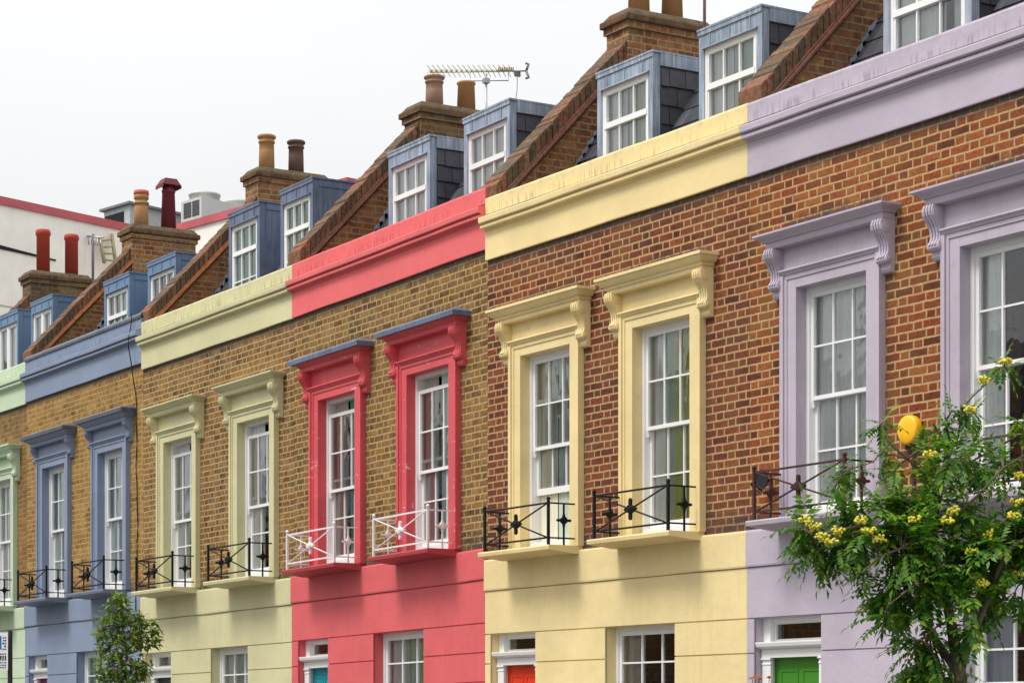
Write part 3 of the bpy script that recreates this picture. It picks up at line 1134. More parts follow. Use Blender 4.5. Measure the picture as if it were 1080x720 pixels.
        if kind == 'banded':
            q = MB()
            q.lathe([(.115, z + hgt * .98), (.128, z + hgt * .99), (.120, z + hgt * 1.10), (.09, z + hgt * 1.10), (.088, z + hgt)], x, py, 18)
            q.build('chimney_pot_rim', M['pot_rim'], ch, sh)


def house(spec):
    s0 = spec['s']
    root = empty('terraced_house', (s0, 0, 0))
    tag(root, spec['label'], 'house', 'terraced houses in the painted row')
    sh = (spec['dz'], spec['k'], W / 2)
    H = dict(spec)
    H['root'] = root
    H['shear'] = sh
    e = .0012
    x0, x1 = spec['x0'] + e, spec['x1'] - e
    rz = spec['dorm_z']
    H['roof_line'] = lambda y: min(7.76 + 1.5 * (y - 1.13), rz - .02)
    H.setdefault('gable', M['brick_gable'])
    w1, w2 = spec['w']
    g = .02
    # upper brick wall
    m = MB()
    holes = [(c - OW - g, c + OW + g, SILL - .0, HEAD + .02) for c in (w1, w2)]
    m.wall(x0, x1, ZT - .01, 7.2, 0.0, .24, [(h[0], h[1], SILL - .02, h[3]) for h in holes])
    m.build('wall', spec['brick'], root, sh)
    # ground floor: base sheet, then courses of rusticated render standing proud of the joints
    d0, d1 = spec['door']
    a0, a1 = spec['win']
    gh = [(d0, d1, -.6, ZL), (a0, a1, .85, ZL)]
    m = MB()
    m.wall(x0, x1, -.6, ZT - .012, -.016, .24, gh)
    jt = [ZL, ZL - .317, ZL - .634, ZL - .951, ZL - 1.268, ZL - 1.585, ZL - 1.902, -.6]
    jw = .0065
    f = -.032
    m.box(x0, x1, f, -.01, ZL + jw, ZS - jw)
    for zt, zb in zip(jt, jt[1:]):
        segs = [(x0, d0)]
        if zb >= .84:
            segs += [(d1, a0), (a1, x1)]
        else:
            segs += [(d1, x1)]
        for u, v in segs:
            zz = max(zb, -.6)
            m.box(u, v, f, -.01, zz + jw, zt - jw)
    # deeper strip under the brickwork
    m.wavy([(-.012, ZS), (-.046, ZS + .004), (-.050, ZS + .02), (-.048, ZT - .02), (-.042, ZT - .002), (.03, ZT + .003), (.03, ZS)], x0, x1, .007)
    m.build('ground_floor_wall', spec['low'], root, sh)
    # reveals for the ground floor window
    m = MB()
    m.box(a0 - .04, a1 + .04, -.075, .12, .80, .855)
    m.build('window_sill', spec['low'], root, sh)
    # frieze and parapet
    m = MB()
    m.wavy([(.02, FB), (-.028, FB), (-.030, FB + .01), (-.030, PT - .025), (-.022, PT - .004), (.0, PT), (.27, PT - .012), (.27, 7.0), (.02, 7.0)], x0, x1, .004)
    m.build('parapet', spec['par'], root, sh)
    m = MB()
    m.wavy([(-.02, 7.040), (-.100, 7.026), (-.118, 7.020), (-.122, 7.010), (-.120, 6.962), (-.112, 6.952), (-.082, 6.950), (-.082, 6.936), (-.098, 6.934), (-.098, 6.908), (-.090, 6.900),
                 (-.050, 6.898), (-.048, 6.880), (-.02, 6.876)], x0, x1, .004)
    m.build('cornice', spec['trim_hi'], root, sh)
    if spec.get('lead_top'):
        m = MB()
        m.extrude_x([(-.050, PT - .03), (-.052, PT + .004), (-.02, PT + .045), (.28, PT + .03), (.28, PT - .02), (-.034, PT - .034)], x0, x1)
        m.build('parapet_flashing', M['flash_dark'], root, sh)
    # roof: steep slated slope behind the gutter, then flat
    m = MB()
    yk = 1.13 + (rz - .06 - 7.76) / 1.5
    m.extrude_x([(.29, 6.9), (.52, 6.85), (yk, rz - .06), (5.8, rz - .06), (5.8, rz - .2), (yk + .05, rz - .2), (.6, 6.6), (.29, 6.6)], .17, W - .17)
    r_ = m.build('roof', M['flat_roof'], root, sh)
    m = MB()
    z = 6.95
    row = 0
    while z < rz - .1:
        y = 1.13 + (z - 7.76) / 1.5
        yn = 1.13 + (z + .22 - 7.76) / 1.5
        x = .17 - (.12 if row % 2 else 0)
        while x < W - .18:
            xa, xb = max(x, .172) + .002, min(x + .25, W - .172) - .002
            if xb - xa > .02:
                o = random.uniform(.0, .006)
                m.hexa([(xa, y - .035 - o, z - .01), (xb, y - .035 - o, z - .01), (xb, y, z), (xa, y, z),
                        (xa, yn - .008, z + .23), (xb, yn - .008, z + .23), (xb, yn + .01, z + .22), (xa, yn + .01, z + .22)])
            x += .25
        z += .2
        row += 1
    m.build('slates', M['slate'], r_, sh)
    # rear wall, floors
    m = MB()
    m.box(x0, x1, 5.5, 5.78, -.4, rz - .2)
    m.box(.166, W - .166, .25, 5.5, 2.72, 3.0)
    m.box(.166, W - .166, .25, 5.5, 5.95, 6.2)
    m.box(.166, W - .166, 3.2, 3.3, -.4, 5.95)
    m.build('inner_walls', M['room'], root, sh)
    # upper windows
    for i, c in enumerate((w1, w2)):
        surround(H, c, spec['style'])
        balcony(H, c, spec['iron'])
        wd = spec['sash'][i]
        sash_window(H, c, OW, SILL, HEAD, -.072, wd.get('cols', 3), 2, 2, wd.get('drop', 0), wd.get('lift', 0), wd['cur'], sill_h=.10, mid=4.46)
    # ground floor
    hw = (a1 - a0) / 2
    sash_window(H, (a0 + a1) / 2, hw, .855, ZL, -.10, 3, 3, 2, 0, 0, spec['gcur'], mid=1.62)
    front_door(H, d0, d1, spec['doormat'], spec.get('trans', 2.28))
    for i, (xl, xr) in enumerate(spec['dorm']):
        dormer(H, xl, xr, spec['dorm_z'] + (0.0), spec['dstyle'], spec.get('casement', False), 0, spec.get('dcur', ()))
    party_wall(H, spec.get('stack', M['brick_stack']), spec['pots'], spec.get('crease', M['creasing']), spec['capz'], x=spec['x0'])
    return H


M['brass'] = plain('brass', (.5, .36, .12), .35, .9)
cw = cloth('white_net_curtain', (.92, .93, .92), .10)
cg = cloth('pale_grey_curtain', (.78, .79, .78), .10)
cgr = cloth('sage_green_curtain', (.60, .70, .60), .14)
col = cloth('olive_curtain', (.64, .64, .22), .14)
clw = cloth('cream_curtain', (.88, .85, .70), .14)
ctq = cloth('aqua_curtain', (.66, .86, .79), .14)
cbr = cloth('taupe_curtain', (.60, .50, .45), .14)
cst = cloth('blue_grey_curtain', (.55, .58, .68), .14)
cgn = cloth('deep_green_curtain', (.16, .42, .28), .14)

LILAC = (.475, .415, .49)
YEL = (.79, .635, .32)
RED = (.74, .145, .15)
GRN = (.60, .565, .33)
BLU = (.225, .275, .385)
PAL = (.52, .64, .45)


def trio(nm, rgb, **kw):
    hi = parapet_paint(nm + '_parapet_paint', rgb)
    lo = paint(nm + '_render_paint', rgb, rough=.62, var=.06, streak=.24, grime=.09, bump=.25)
    tr = paint(nm + '_moulding_paint', rgb, rough=.5, var=.06, streak=.25, grime=.14, bump=.12, **kw)
    return hi, lo, tr


lp, ll, lt = trio('lilac', LILAC)
yp, yl, yt = trio('yellow', YEL)
rp, rl, rt = trio('coral_red', RED, scuff=.7)
rl = paint('deep_coral_render_paint', (.68, .118, .126), rough=.62, var=.06, streak=.24, grime=.08, bump=.25)
rt = paint('crimson_moulding_paint', (.63, .088, .102), rough=.5, var=.06, streak=.2, grime=.08, bump=.12, scuff=.75)
rh = paint('coral_cornice_paint', RED, rough=.5, var=.06, streak=.25, grime=.10, bump=.12)
gp, gl, gt = trio('sage', GRN)
bp, bl, bt = trio('slate_blue', BLU)
pp, pl, pt_ = trio('pale_green', PAL)
rslab = paint('deep_red_paint', (.42, .055, .07), rough=.5, var=.08, grime=.08)
bslab = paint('grey_blue_paint', (.165, .19, .26), rough=.5, var=.08)

doors = {
    'green': paint('green_door_paint', (.055, .23, .022), rough=.3, var=.04, bump=.04, spec=.5),
    'red': paint('scarlet_door_paint', (.70, .045, .012), rough=.3, var=.04, bump=.04, spec=.5),
    'teal': paint('teal_door_paint', (.012, .27, .34), rough=.3, var=.04, bump=.04, spec=.5),
    'dark': paint('dark_green_door_paint', (.02, .04, .035), rough=.3, var=.04, bump=.04, spec=.5),
    'magenta': paint('magenta_door_paint', (.25, .01, .16), rough=.3, var=.04, bump=.04, spec=.5),
    'navy': paint('navy_door_paint', (.02, .03, .08), rough=.3, var=.04, bump=.04, spec=.5),
}

specs = [
    dict(s=0.0, x0=0.04, x1=4.7, dz=0.0, k=0.0, label='lilac-painted terraced house with red brickwork, brown iron railings and a green front door',
         brick=M['brick_lilac'], par=lp, low=ll, trim=lt, trim_hi=lt, style='plain', iron=M['iron_brown'],
         w=(1.24, 3.352), door=(.142, 1.10), win=(2.90, 4.10), doormat=doors['green'], trans=2.285,
         sash=[dict(cur=[(0, .40, cw, 0), (.38, 1.0, cw, 0), ]), dict(cur=[(0, .27, cw, 0), (.80, 1, cg, 0)])],
         gcur=[(0, .26, cst, 0), (.82, 1, cst, 0)],
         dorm=((.90, 2.05), (2.72, 3.86)), dorm_z=8.52, dstyle='slate', dormer_skin=M['lead_grey'], dcur=((0, .65, cw), (.75, 1, cg)),
         pots=[(1.98, 'roll', M['pot_buff'], .40), (2.46, 'plain', M['pot_buff'], .40)], capz=9.5, lap=.0),
    dict(s=-W, x0=0.09, x1=4.72, dz=0.0, k=0.0, label='pale yellow terraced house with black iron railings and a scarlet front door',
         brick=M['brick_yellow'], par=yp, low=yl, trim=yt, trim_hi=yt, style='deep', iron=M['iron_black'],
         w=(1.30, 3.371), door=(.199, 1.105), win=(2.40, 3.59), doormat=doors['red'], trans=2.31,
         sash=[dict(cur=[(0, .40, clw, 0), (.43, 1.0, cgr, 0)], lift=.50), dict(cur=[(0, .30, cw, 0), (.27, .42, cgr, 0), (.42, .76, col, 0)])],
         gcur=[(0, .30, cbr, 0), (.9, 1, cbr, 0)],
         dorm=((.95, 1.98), (2.78, 3.80)), dorm_z=8.505, dstyle='slate', dormer_skin=M['lead_blue'], dcur=((0, .42, cw), (.44, 1, cgr)),
         pots=[(1.99, 'plain', M['pot_buff'], .62), (2.45, 'plain', M['pot_buff'], .55)], capz=9.53, crease=M['creasing']),
    dict(s=-2 * W, x0=0.1, x1=4.77, dz=.092, k=.014, label='coral red terraced house with white iron railings and a teal front door',
         brick=M['brick_red'], par=rp, low=rl, trim=rt, trim_hi=rh, slab=rslab, style='ledge', iron=M['iron_white'],
         w=(1.312, 3.528), door=(.269, 1.08), win=(2.234, 3.425), doormat=doors['teal'], trans=2.30,
         flash=M['lead_green'],
         sash=[dict(cur=[(0, .38, cbr, 0), (.45, .78, cgn, 0)], drop=.13), dict(cur=[(0, .38, cbr, 0), (.42, 1.0, ctq, 0)], drop=.13)],
         gcur=[(0, .4, cg, 0), (.40, 1, cgr, 0)],
         dorm=((1.0, 2.03), (2.83, 3.85)), dorm_z=8.525, dstyle='slate', dormer_skin=M['lead_blue'], dcur=((0, 1, cw),), stack=M['brick_stack_dark'],
         pots=[(2.02, 'roll', M['pot_pink'], .43), (2.50, 'plain', M['pot_buff'], .42)], capz=9.44),
    dict(s=-3 * W, x0=-0.01, x1=4.78, dz=.035, k=.007, label='sage green terraced house with black iron railings and a dark door',
         brick=M['brick_green'], par=gp, low=gl, trim=gt, trim_hi=gt, style='plain', iron=M['iron_black'],
         w=(1.28, 3.678), door=(.131, 1.04), win=(2.354, 3.503), doormat=doors['dark'], trans=2.30,
         sash=[dict(cur=[(0, .40, cw, 0), (.62, 1.0, cg, 0)], drop=.12), dict(cur=[(0, .42, cw, 0)], drop=.12)],
         gcur=[(0, .4, cg, 0), (.40, 1, ctq, 0)],
         dorm=((1.03, 2.02), (2.67, 3.62)), dorm_z=8.67, dstyle='metal', dormer_skin=M['lead_green'], dcur=((0, .9, cgn),), crease=M['creasing_orange'],
         pots=[(1.94, 'roll', M['pot_buff'], .54), (2.42, 'roll', M['pot_brown'], .52)], capz=9.62),
    dict(s=-4 * W, x0=-0.03, x1=4.67, dz=.105, k=.006, label='slate blue terraced house with dark hoods over its windows and a magenta door',
         brick=M['brick_blue'], par=bp, low=bl, trim=bt, trim_hi=bt, slab=bslab, style='boxed', iron=M['iron_black'],
         w=(1.232, 3.525), door=(.13, .95), win=(2.18, 3.38), doormat=doors['magenta'], trans=2.29, lead_top=True,
         sash=[dict(cur=[(0, 1.0, ctq, 0)]), dict(cur=[(0, 1.0, ctq, 0)])],
         gcur=[(0, .55, ctq, 0), (.6, 1, ctq, 0)],
         dorm=((1.10, 2.12), (2.83, 3.88)), dorm_z=8.37, dstyle='metal', dormer_skin=M['blue_ply'], dcur=((.45, 1, cgr),), crease=M['creasing_orange'], casement=False,
         pots=[(1.95, 'banded', M['pot_buff'], .56), (2.43, 'hooded', M['pot_maroon'], .86)], capz=9.56),
    dict(s=-5 * W, x0=0, x1=4.65, dz=.072, k=.0, label='mint green terraced house cut off at the far left of the row',
         brick=M['brick_pale'], par=pp, low=pl, trim=pt_, trim_hi=pt_, style='deep', iron=M['iron_black'],
         w=(1.26, 3.535), door=(.13, 1.0), win=(2.30, 3.45), doormat=doors['navy'],
         sash=[dict(cur=[(0, 1.0, cw, 0)]), dict(cur=[(0, .6, cw, 0), (.6, 1, cg, 0)])],
         gcur=[(0, .5, cw, 0)],
         dorm=((.86, 1.90), (2.53, 3.54)), dorm_z=8.56, dstyle='metal', dormer_skin=M['blue_ply'], dcur=((0, 1, cw),), casement=True, stack=M['brick_stack_dark'],
         pots=[(2.01, 'rim', M['pot_red'], .80), (2.55, 'rim', M['pot_red'], .77)], capz=9.60),
]
for sp in specs:
    house(sp)

# ------------------------------------------------------------------ ground
asphalt = plain('asphalt', (.052, .052, .055), .85, 0, .3, 30)
flag = plain('concrete_paving', (.13, .127, .12), .85, 0, .15, 5)
kerbm = plain('granite_kerb', (.30, .29, .28), .8, 0, .2, 20)
earth = plain('ground', (.10, .10, .085), .95, 0, .3, 2)


def slab(name, x0, x1, y0, y1, z0, z1, mat):
    o = MB().box(x0, x1, y0, y1, z0, z1).build(name, mat)
    return tag(o, kind='structure')


g = MB()
g.poly([(-900, -900, -.16), (900, -900, -.16), (900, 900, -.16), (-900, 900, -.16)])
tag(g.build('ground', earth), kind='structure')
slab('road', -60, 60, -10.9, -5.9, -.16 + .004, -.112, asphalt)
slab('pavement', -60, 60, -5.75, -.0, -.15, 0.0, flag)
slab('far_pavement', -60, 60, -16.0, -11.05, -.15, 0.0, flag)
slab('kerb', -60, 60, -5.9, -5.754, -.15, .004, kerbm)
slab('far_kerb', -60, 60, -11.046, -10.9, -.15, .004, kerbm)

# ------------------------------------------------------------------ the other side of the street: unseen houses added for the panes to reflect
of_brick = brick('opposite_brick', STOCK_STOPS, (.30, .22, .12), seed=61.0, top_dirt=None, low=False)
of_roof = plain('opposite_slate', (.05, .052, .06), .6, 0, .3, 6)


def unseen_opposite_house(x):
    o = empty('unseen_facing_house', (x, -16.4, 0))
    tag(o, 'unseen brown brick house with a slate roof, added across the street for reflections', 'house', 'unseen houses added across the street')
    hol = [(a, a + 1.0, z, z + 1.7) for a in (.7, 3.0) for z in (.9, 4.0)]
    m = MB().wall(0, 5.2, -.15, 7.0, 0, -.3, hol)
    m.box(0, 5.2, -8, -7.7, -.15, 7.0)
    m.box(.001, .2, -7.7, -.31, -.15, 7.0)
    m.box(5.0, 5.199, -7.7, -.31, -.15, 7.0)
    m.build('wall', of_brick, o)
    MB().extrude_x([(.25, 6.95), (.25, 7.1), (-4.0, 9.7), (-8.2, 7.1), (-8.2, 6.95)], 0.002, 5.198).build('roof', of_roof, o)
    c = MB().box(4.7, 5.15, -4.6, -3.4, 8.6, 10.7)
    c.box(4.66, 5.19, -4.66, -3.34, 10.4, 10.55)
    c = c.build('chimney', of_brick, o)
    for y in (-4.3, -3.75):
        MB().lathe([(.13, 10.69), (.11, 11.2), (.13, 11.25), (.10, 11.3)], 4.92, y, 12).build('chimney_pot', M['pot_buff'], c)
    for h in hol:
        f = MB()
        f.box(h[0], h[0] + .06, -.14, -.08, h[2], h[3])
        f.box(h[1] - .06, h[1], -.14, -.08, h[2], h[3])
        f.box(h[0] + .06, h[1] - .06, -.141, -.081, h[3] - .06, h[3])
        f.box(h[0] + .06, h[1] - .06, -.141, -.081, h[2], h[2] + .08)
        f.box(h[0] + .06, h[1] - .06, -.139, -.079, (h[2] + h[3]) / 2 - .025, (h[2] + h[3]) / 2 + .025)
        f = f.build('window', M['white'], o)
        MB().box(h[0] + .06, h[1] - .06, -.13, -.12, h[2] + .08, h[3] - .06).build('pane', M['room'], f)
    return o


for k in range(7):
    unseen_opposite_house(-52 + 5.2 * k)

# ------------------------------------------------------------------ things on the walls and roofs
def top(o, label, cat, group=None):
    return tag(o, label, cat, group)

# amber bell box on the lilac front
e = empty('alarm_box', (2.29, 0, 4.02))
top(e, 'round amber yellow alarm box on the red brick between the lilac windows', 'alarm box')
amber = plain('amber_plastic', (.86, .46, .010), .35, 0, .04, 5, .5)
m = MB()
m.lathe([(.114, -.02), (.121, -.03), (.121, -.085), (.117, -.094), (.106, -.100), (.05, -.104), (.004, -.105)], 0, 0, 28, 'y')
m.build('cover', amber, e)
m = MB()
m.box(-.10, .10, -.025, 0, -.135, .06)
m.box(-.05, .05, -.07, -.0, -.162, -.118)
m.build('back_plate', M['iron_black'], e)

# little dark dish behind the lilac railing
e = empty('satellite_dish', (.36, 0, 3.77))
top(e, 'small dark grey dish on the brick behind the left lilac railing', 'dish')
m = MB()
m.lathe([(.088, -.105), (.090, -.11), (.090, -.118), (.076, -.108), (.045, -.092), (.015, -.086)], 0, 0, 24, 'y')
m.build('reflector', plain('dark_grey_metal', (.022, .022, .025), .7, spec=.2), e)
m = MB()
m.tube([(0, 0, 0), (0, -.09, 0)], .016, 8)
m.tube([(0, -.10, -.10), (0, -.22, -.05)], .006, 6)
m.ball((0, -.22, -.045), .018)
m.build('arm', M['iron_black'], e)

# cable down the blue front
m = MB()
pts = []
for k in range(40):
    t = k / 39
    z = 7.42 - t * 4.7
    x = -14.30 + .11 * t + .015 * math.sin(t * 23) + .01 * math.sin(t * 51)
    hang = lambda a, b, u, v: u + (v - u) * min(1, max(0, (z - a) / (b - a)))
    y = hang(6.3, 7.0, -.016, -.138) if z < 7.0 else hang(7.0, 7.34, -.138, -.075)
    if z < 3.6:
        y = hang(3.3, 3.6, -.062, -.016)
    pts.append((x, y, z))
m.tube(pts, .008, 5)
top(m.build('cable', M['iron_black']), 'black cable hanging down the slate blue house beside its right window', 'cable')

# television aerial on the red house's roof
e = empty('tv_aerial', (-7.93, 2.0, 8.54))
top(e, 'yellowed television aerial with many prongs on a mast behind the red parapet', 'aerial')
alu = plain('dull_aluminium', (.42, .42, .43), .4, .6)
ylw = plain('yellowed_plastic', (.45, .37, .06), .5)
rv = Vector((.527, .850, 0))
pv = Vector((-.850, .527, 0))
m = MB()
m.tube([(0, 0, 0), (0, 0, 1.12)], .015, 8)
m.box(-.035, .035, -.035, .035, 1.00, 1.06)
m.build('mast', alu, e)
m = MB()
A_ = lambda u, v, z: tuple(rv * u + pv * v + Vector((0, 0, z)))
zb = 1.155
m.tube([A_(-.70, 0, zb - .015), A_(.50, 0, zb)], .011, 6)
m.tube([A_(-.20, 0, zb), A_(-.20, 0, 1.03), A_(.28, 0, 1.035), A_(.28, 0, zb)], .007, 6)
m.build('boom', alu, e)
m = MB()
n = 17
for k in range(n):
    u = -.68 + k * .063
    for s in (-1, 1):
        m.tube([A_(u, 0, zb), A_(u - .055, s * .11, zb + .045), ], .0042, 5)
        m.tube([A_(u, 0, zb), A_(u - .045 + .09 * (s > 0), s * .10, zb - .05)], .0038, 5)
    m.box(*[c for q in zip(A_(u - .011, -.01, zb - .012), A_(u + .013, .012, zb + .014)) for c in sorted(q)])
for k in range(9):
    u = .16 + k * .022
    m.tube([A_(u, -.08, zb + .02), A_(u, .08, zb + .02)], .008, 5)
m.build('prongs', ylw, e)
m = MB()
for s in (-1, 1):
    m.tube([A_(.50, 0, zb), A_(.53, s * .02, zb + s * .09), A_(.49, s * .02, zb + s * .10)], .016, 6)
m.box(*[c for q in zip(A_(.36, -.03, zb - .07), A_(.42, .03, zb - .01)) for c in sorted(q)])
m.tube([A_(.39, 0, zb - .06), A_(.385, 0, zb - .25), A_(.36, 0, zb - .42), A_(.35, 0, zb - .60), A_(.36, 0, 0)], .0045, 5)
m.build('reflector', plain('grey_brown_plastic', (.16, .13, .12), .5), e)

# thin pole beside the yellow house's right dormer
m = MB()
m.tube([(0, 0, 0), (0, 0, 1.6)], .017, 8)
m.lathe([(.05, 0), (.03, .05), (.02, .06)], 0, 0, 10)
o = m.build('mast_pole', plain('brown_rusty_steel', (.12, .055, .05), .6))
o.location = (-3.364, 2.0, 8.42)
top(o, 'thin brown pole rising between the two yellow house dormers', 'pole')

# ------------------------------------------------------------------ white building beyond the row
from_cam = lambda t, k: (17.213 + k * (-.8501 + .5266 * t), -13.1956 + k * (.5266 + .8501 * t))
bw = paint('cream_white_cladding', (.86, .835, .77), rough=.6, var=.04, streak=.25, grime=.04, bump=.05)
redtrim = paint('red_coping_paint', (.48, .10, .115), rough=.5, var=.08)
KC = 60.0
cxw, cyw = from_cam((165 - 540) / 2486, KC)
ZB = 1.6 + (760 - 243) * KC / 2486
d1 = Vector((.424, -1.214, 0)).normalized()
d2 = Vector((1.327, .243, 0)).normalized()
P0 = Vector((cxw, cyw, 0))
e = empty('industrial_building', (cxw, cyw, 0))
top(e, 'large blank white building with red edging behind the far end of the terrace', 'building')
back = -(d1 + d2).normalized()


def prism(pts, z0, z1):
    m = MB()
    n = len(pts)
    for i in range(n):
        a, b = pts[i], pts[(i + 1) % n]
        m.poly([(a.x, a.y, z0), (b.x, b.y, z0), (b.x, b.y, z1), (a.x, a.y, z1)])
    m.poly([(p.x, p.y, z1) for p in pts])
    m.poly([(p.x, p.y, z0) for p in pts[::-1]])
    return m


q1, q2 = d1 * 11.0, d2 * 7.9
n1 = Vector((-d1.y, d1.x, 0))
n1 = n1 if n1.dot(d2) < 0 else -n1
n2 = Vector((-d2.y, d2.x, 0))
n2 = n2 if n2.dot(d1) < 0 else -n2
outline = [Vector((0, 0, 0)), q1, q1 + n1 * 12, n1 * 12 + n2 * 12, q2 + n2 * 12, q2]
wl = prism(outline, -.15, ZB - .192).build('wall', bw, e)
rf = prism([p + (-(n1 + n2) * -.1) for p in outline], ZB - .5, ZB - .18).build('roof', M['flat_roof'], e)


def strip(m, a, b, n, w, z0, z1):
    o = -n * .06
    i = n * w
    q = [a + o, b + o, b + i, a + i]
    m.hexa([(p.x, p.y, z0) for p in q] + [(p.x, p.y, z1) for p in q])


m = MB()
strip(m, Vector((0, 0, 0)), q1, n1, .35, ZB - .19, ZB)
strip(m, Vector((0, 0, 0)), q2, n2, .35, ZB - .192, ZB - .002)
m.build('coping', redtrim, e)
# panel seams and a window slot on the near face
m = MB()
for zz in (ZB - 2.6, ZB - 4.9):
    a, b = d1 * .2 - n1 * .012, d1 * 10.5 - n1 * .012
    m.hexa([(a.x, a.y, zz), (b.x, b.y, zz), (b.x + n1.x * .02, b.y + n1.y * .02, zz), (a.x + n1.x * .02, a.y + n1.y * .02, zz),
            (a.x, a.y, zz + .03), (b.x, b.y, zz + .03), (b.x + n1.x * .02, b.y + n1.y * .02, zz + .03), (a.x + n1.x * .02, a.y + n1.y * .02, zz + .03)])
m.build('panel_seam', plain('seam_grey', (.42, .40, .37), .8), e)
m = MB()
a, b = d1 * 3.3 - n1 * .03, d1 * 6.0 - n1 * .03
zz = ZB - 1.25
m.hexa([(a.x, a.y, zz - .03), (b.x, b.y, zz + .02), (b.x + n1.x * .03, b.y + n1.y * .03, zz + .02), (a.x + n1.x * .03, a.y + n1.y * .03, zz - .03),
        (a.x, a.y, zz + .0), (b.x, b.y, zz + .14), (b.x + n1.x * .03, b.y + n1.y * .03, zz + .14), (a.x + n1.x * .03, a.y + n1.y * .03, zz + .0)])
m.build('flashing', M['iron_black'], e)


def at(px, py, k):
    x, y = from_cam((px - 540) / 2486, k)
    return Vector((x, y, 1.6 + (760 - py) * k / 2486))


# roof plant
unit = paint('grey_white_casing', (.55, .55, .53), rough=.5, var=.05, streak=.3)
KU = 62.0


def corner_box(m, c, l1, l2, z0, z1, grow=0.):
    """box with its near corner at c, running back along -d2 and -d1"""
    a, b = -d2, -d1
    o = c - a * grow - b * grow
    q = [o, o + b * (l2 + 2 * grow), o + a * (l1 + 2 * grow) + b * (l2 + 2 * grow), o + a * (l1 + 2 * grow)]
    m.hexa([(p.x, p.y, z0) for p in q] + [(p.x, p.y, z1) for p in q])


def place(name, px):
    c = at(px, 230, KU)
    o = empty(name, (c.x, c.y, ZB - .1))
    return o, (1.6 + (760 - 0) * KU / 2486) - (ZB - .1)


V0 = Vector((0, 0, 0))
e, zz = place('air_conditioner', 212.5)
zf = lambda py: zz - py * KU / 2486
top(e, 'pale roof cooling unit with two round fan drums above the red edging', 'air conditioner')
m = MB()
corner_box(m, V0, .95, 2.45, -.15, zf(207))
m.build('casing', unit, e)
for t in (.48, 1.72):
    f = MB()
    cc = -d2 * .47 - d1 * t
    h0 = zf(207)
    f.lathe([(.42, h0 - .02), (.40, h0 + .14), (.43, h0 + .15), (.43, h0 + .21), (.38, h0 + .21), (.36, h0 + .05)], cc.x, cc.y, 24)
    f.build('fan_drum', unit, e)
m = MB()
h0, h1 = zf(226), zf(209.5)
for k in range(5):
    za = h0 + (h1 - h0) * (k + .08) / 5
    zb_ = h0 + (h1 - h0) * (k + .90) / 5
    for (u0, u1) in ((.10, .42), (.47, .82)):
        q = [-d2 * u0 + d1 * .012, -d2 * u0 - d1 * .01, -d2 * u1 - d1 * .01, -d2 * u1 + d1 * .012]
        m.hexa([(p.x, p.y, za) for p in q] + [(p.x, p.y, zb_) for p in q])
m.build('grille', plain('dark_grille', (.06, .06, .065), .6), e)

e, zz = place('roof_shed', 137)
top(e, 'grey rooftop plant shed with a sloping lid and one side painted dark as an opening', 'shed')
m = MB()
corner_box(m, V0, 1.25, 2.4, -.15, zf(215.5))
m.build('casing', plain('zinc_grey', (.42, .45, .45), .5, .1), e)
m = MB()
corner_box(m, V0, 1.25, 2.4, zf(215.5), zf(213), .10)
m.build('lid', plain('dark_zinc', (.17, .18, .19), .5, .2), e)
m = MB()
q = [-d2 * .28 + d1 * .012, -d2 * .28 - d1 * .01, -d2 * 1.2 - d1 * .01, -d2 * 1.2 + d1 * .012]
m.hexa([(p.x, p.y, zf(238)) for p in q] + [(p.x, p.y, zf(221)) for p in q])
m.build('opening_shade', M['iron_black'], e)  # black sheet colours in the shade of an open side; casing is solid

# aerial and timber ladder fixed to the white wall
KA = 52.0
def wall_pt(px, py, off=.0):
    """the point of the white building's near face seen there"""
    t = (px - 540) / 2486
    rx, ry = -.8501 + .5266 * t, .5266 + .8501 * t
    nx, ny = n1.x, n1.y
    k = ((P0.x - off * nx - 17.213) * nx + (P0.y - off * ny + 13.1956) * ny) / (rx * nx + ry * ny)
    return Vector((17.213 + k * rx, -13.1956 + k * ry, 1.6 + (760 - py) * k / 2486))

b0 = wall_pt(98, 298, .25)
e = empty('wall_aerial', tuple(b0))
top(e, 'thin grey aerial mast standing against the white building above the chimney', 'aerial')
t0 = wall_pt(98, 247, .25) - b0
m = MB()
m.tube([(0, 0, 0), tuple(t0)], .035, 6)
m.build('mast', plain('grey_steel', (.15, .15, .16), .5), e)
m = MB()
for k in range(6):
    u = -.35 + k * .14
    a = t0 + d2 * u - Vector((0, 0, .08 + .03 * k))
    m.tube([tuple(t0 + d2 * u + Vector((0, 0, .05 - .05 * k))), tuple(t0 + d2 * (u + .02) + Vector((0, 0, -.20 - .03 * k)))], .02, 5)
m.tube([tuple(t0 + d2 * -.45 + Vector((0, 0, .03))), tuple(t0 + d2 * .5 + Vector((0, 0, -.16)))], .022, 5)
m.build('prongs', alu, e)
b0 = wall_pt(114, 279, .22)
e = empty('ladder', tuple(b0))
top(e, 'short timber ladder leaning on the white building behind the chimney', 'ladder')
m = MB()
pr = []
for (p, q) in (((110, 277), (105, 250)), ((122, 279), (118, 247))):
    a, b = wall_pt(*p, .3) - b0, wall_pt(*q, .08) - b0
    pr.append((a, b))
    m.tube([tuple(a), tuple(b)], .05, 6)
tim = plain('weathered_timber', (.36, .30, .16), .8)
m.build('rail', tim, e)
m = MB()
for k in range(4):
    t = .12 + k * .24
    m.tube([tuple(pr[0][0].lerp(pr[0][1], t)), tuple(pr[1][0].lerp(pr[1][1], t))], .03, 6)
m.build('rung', tim, e)

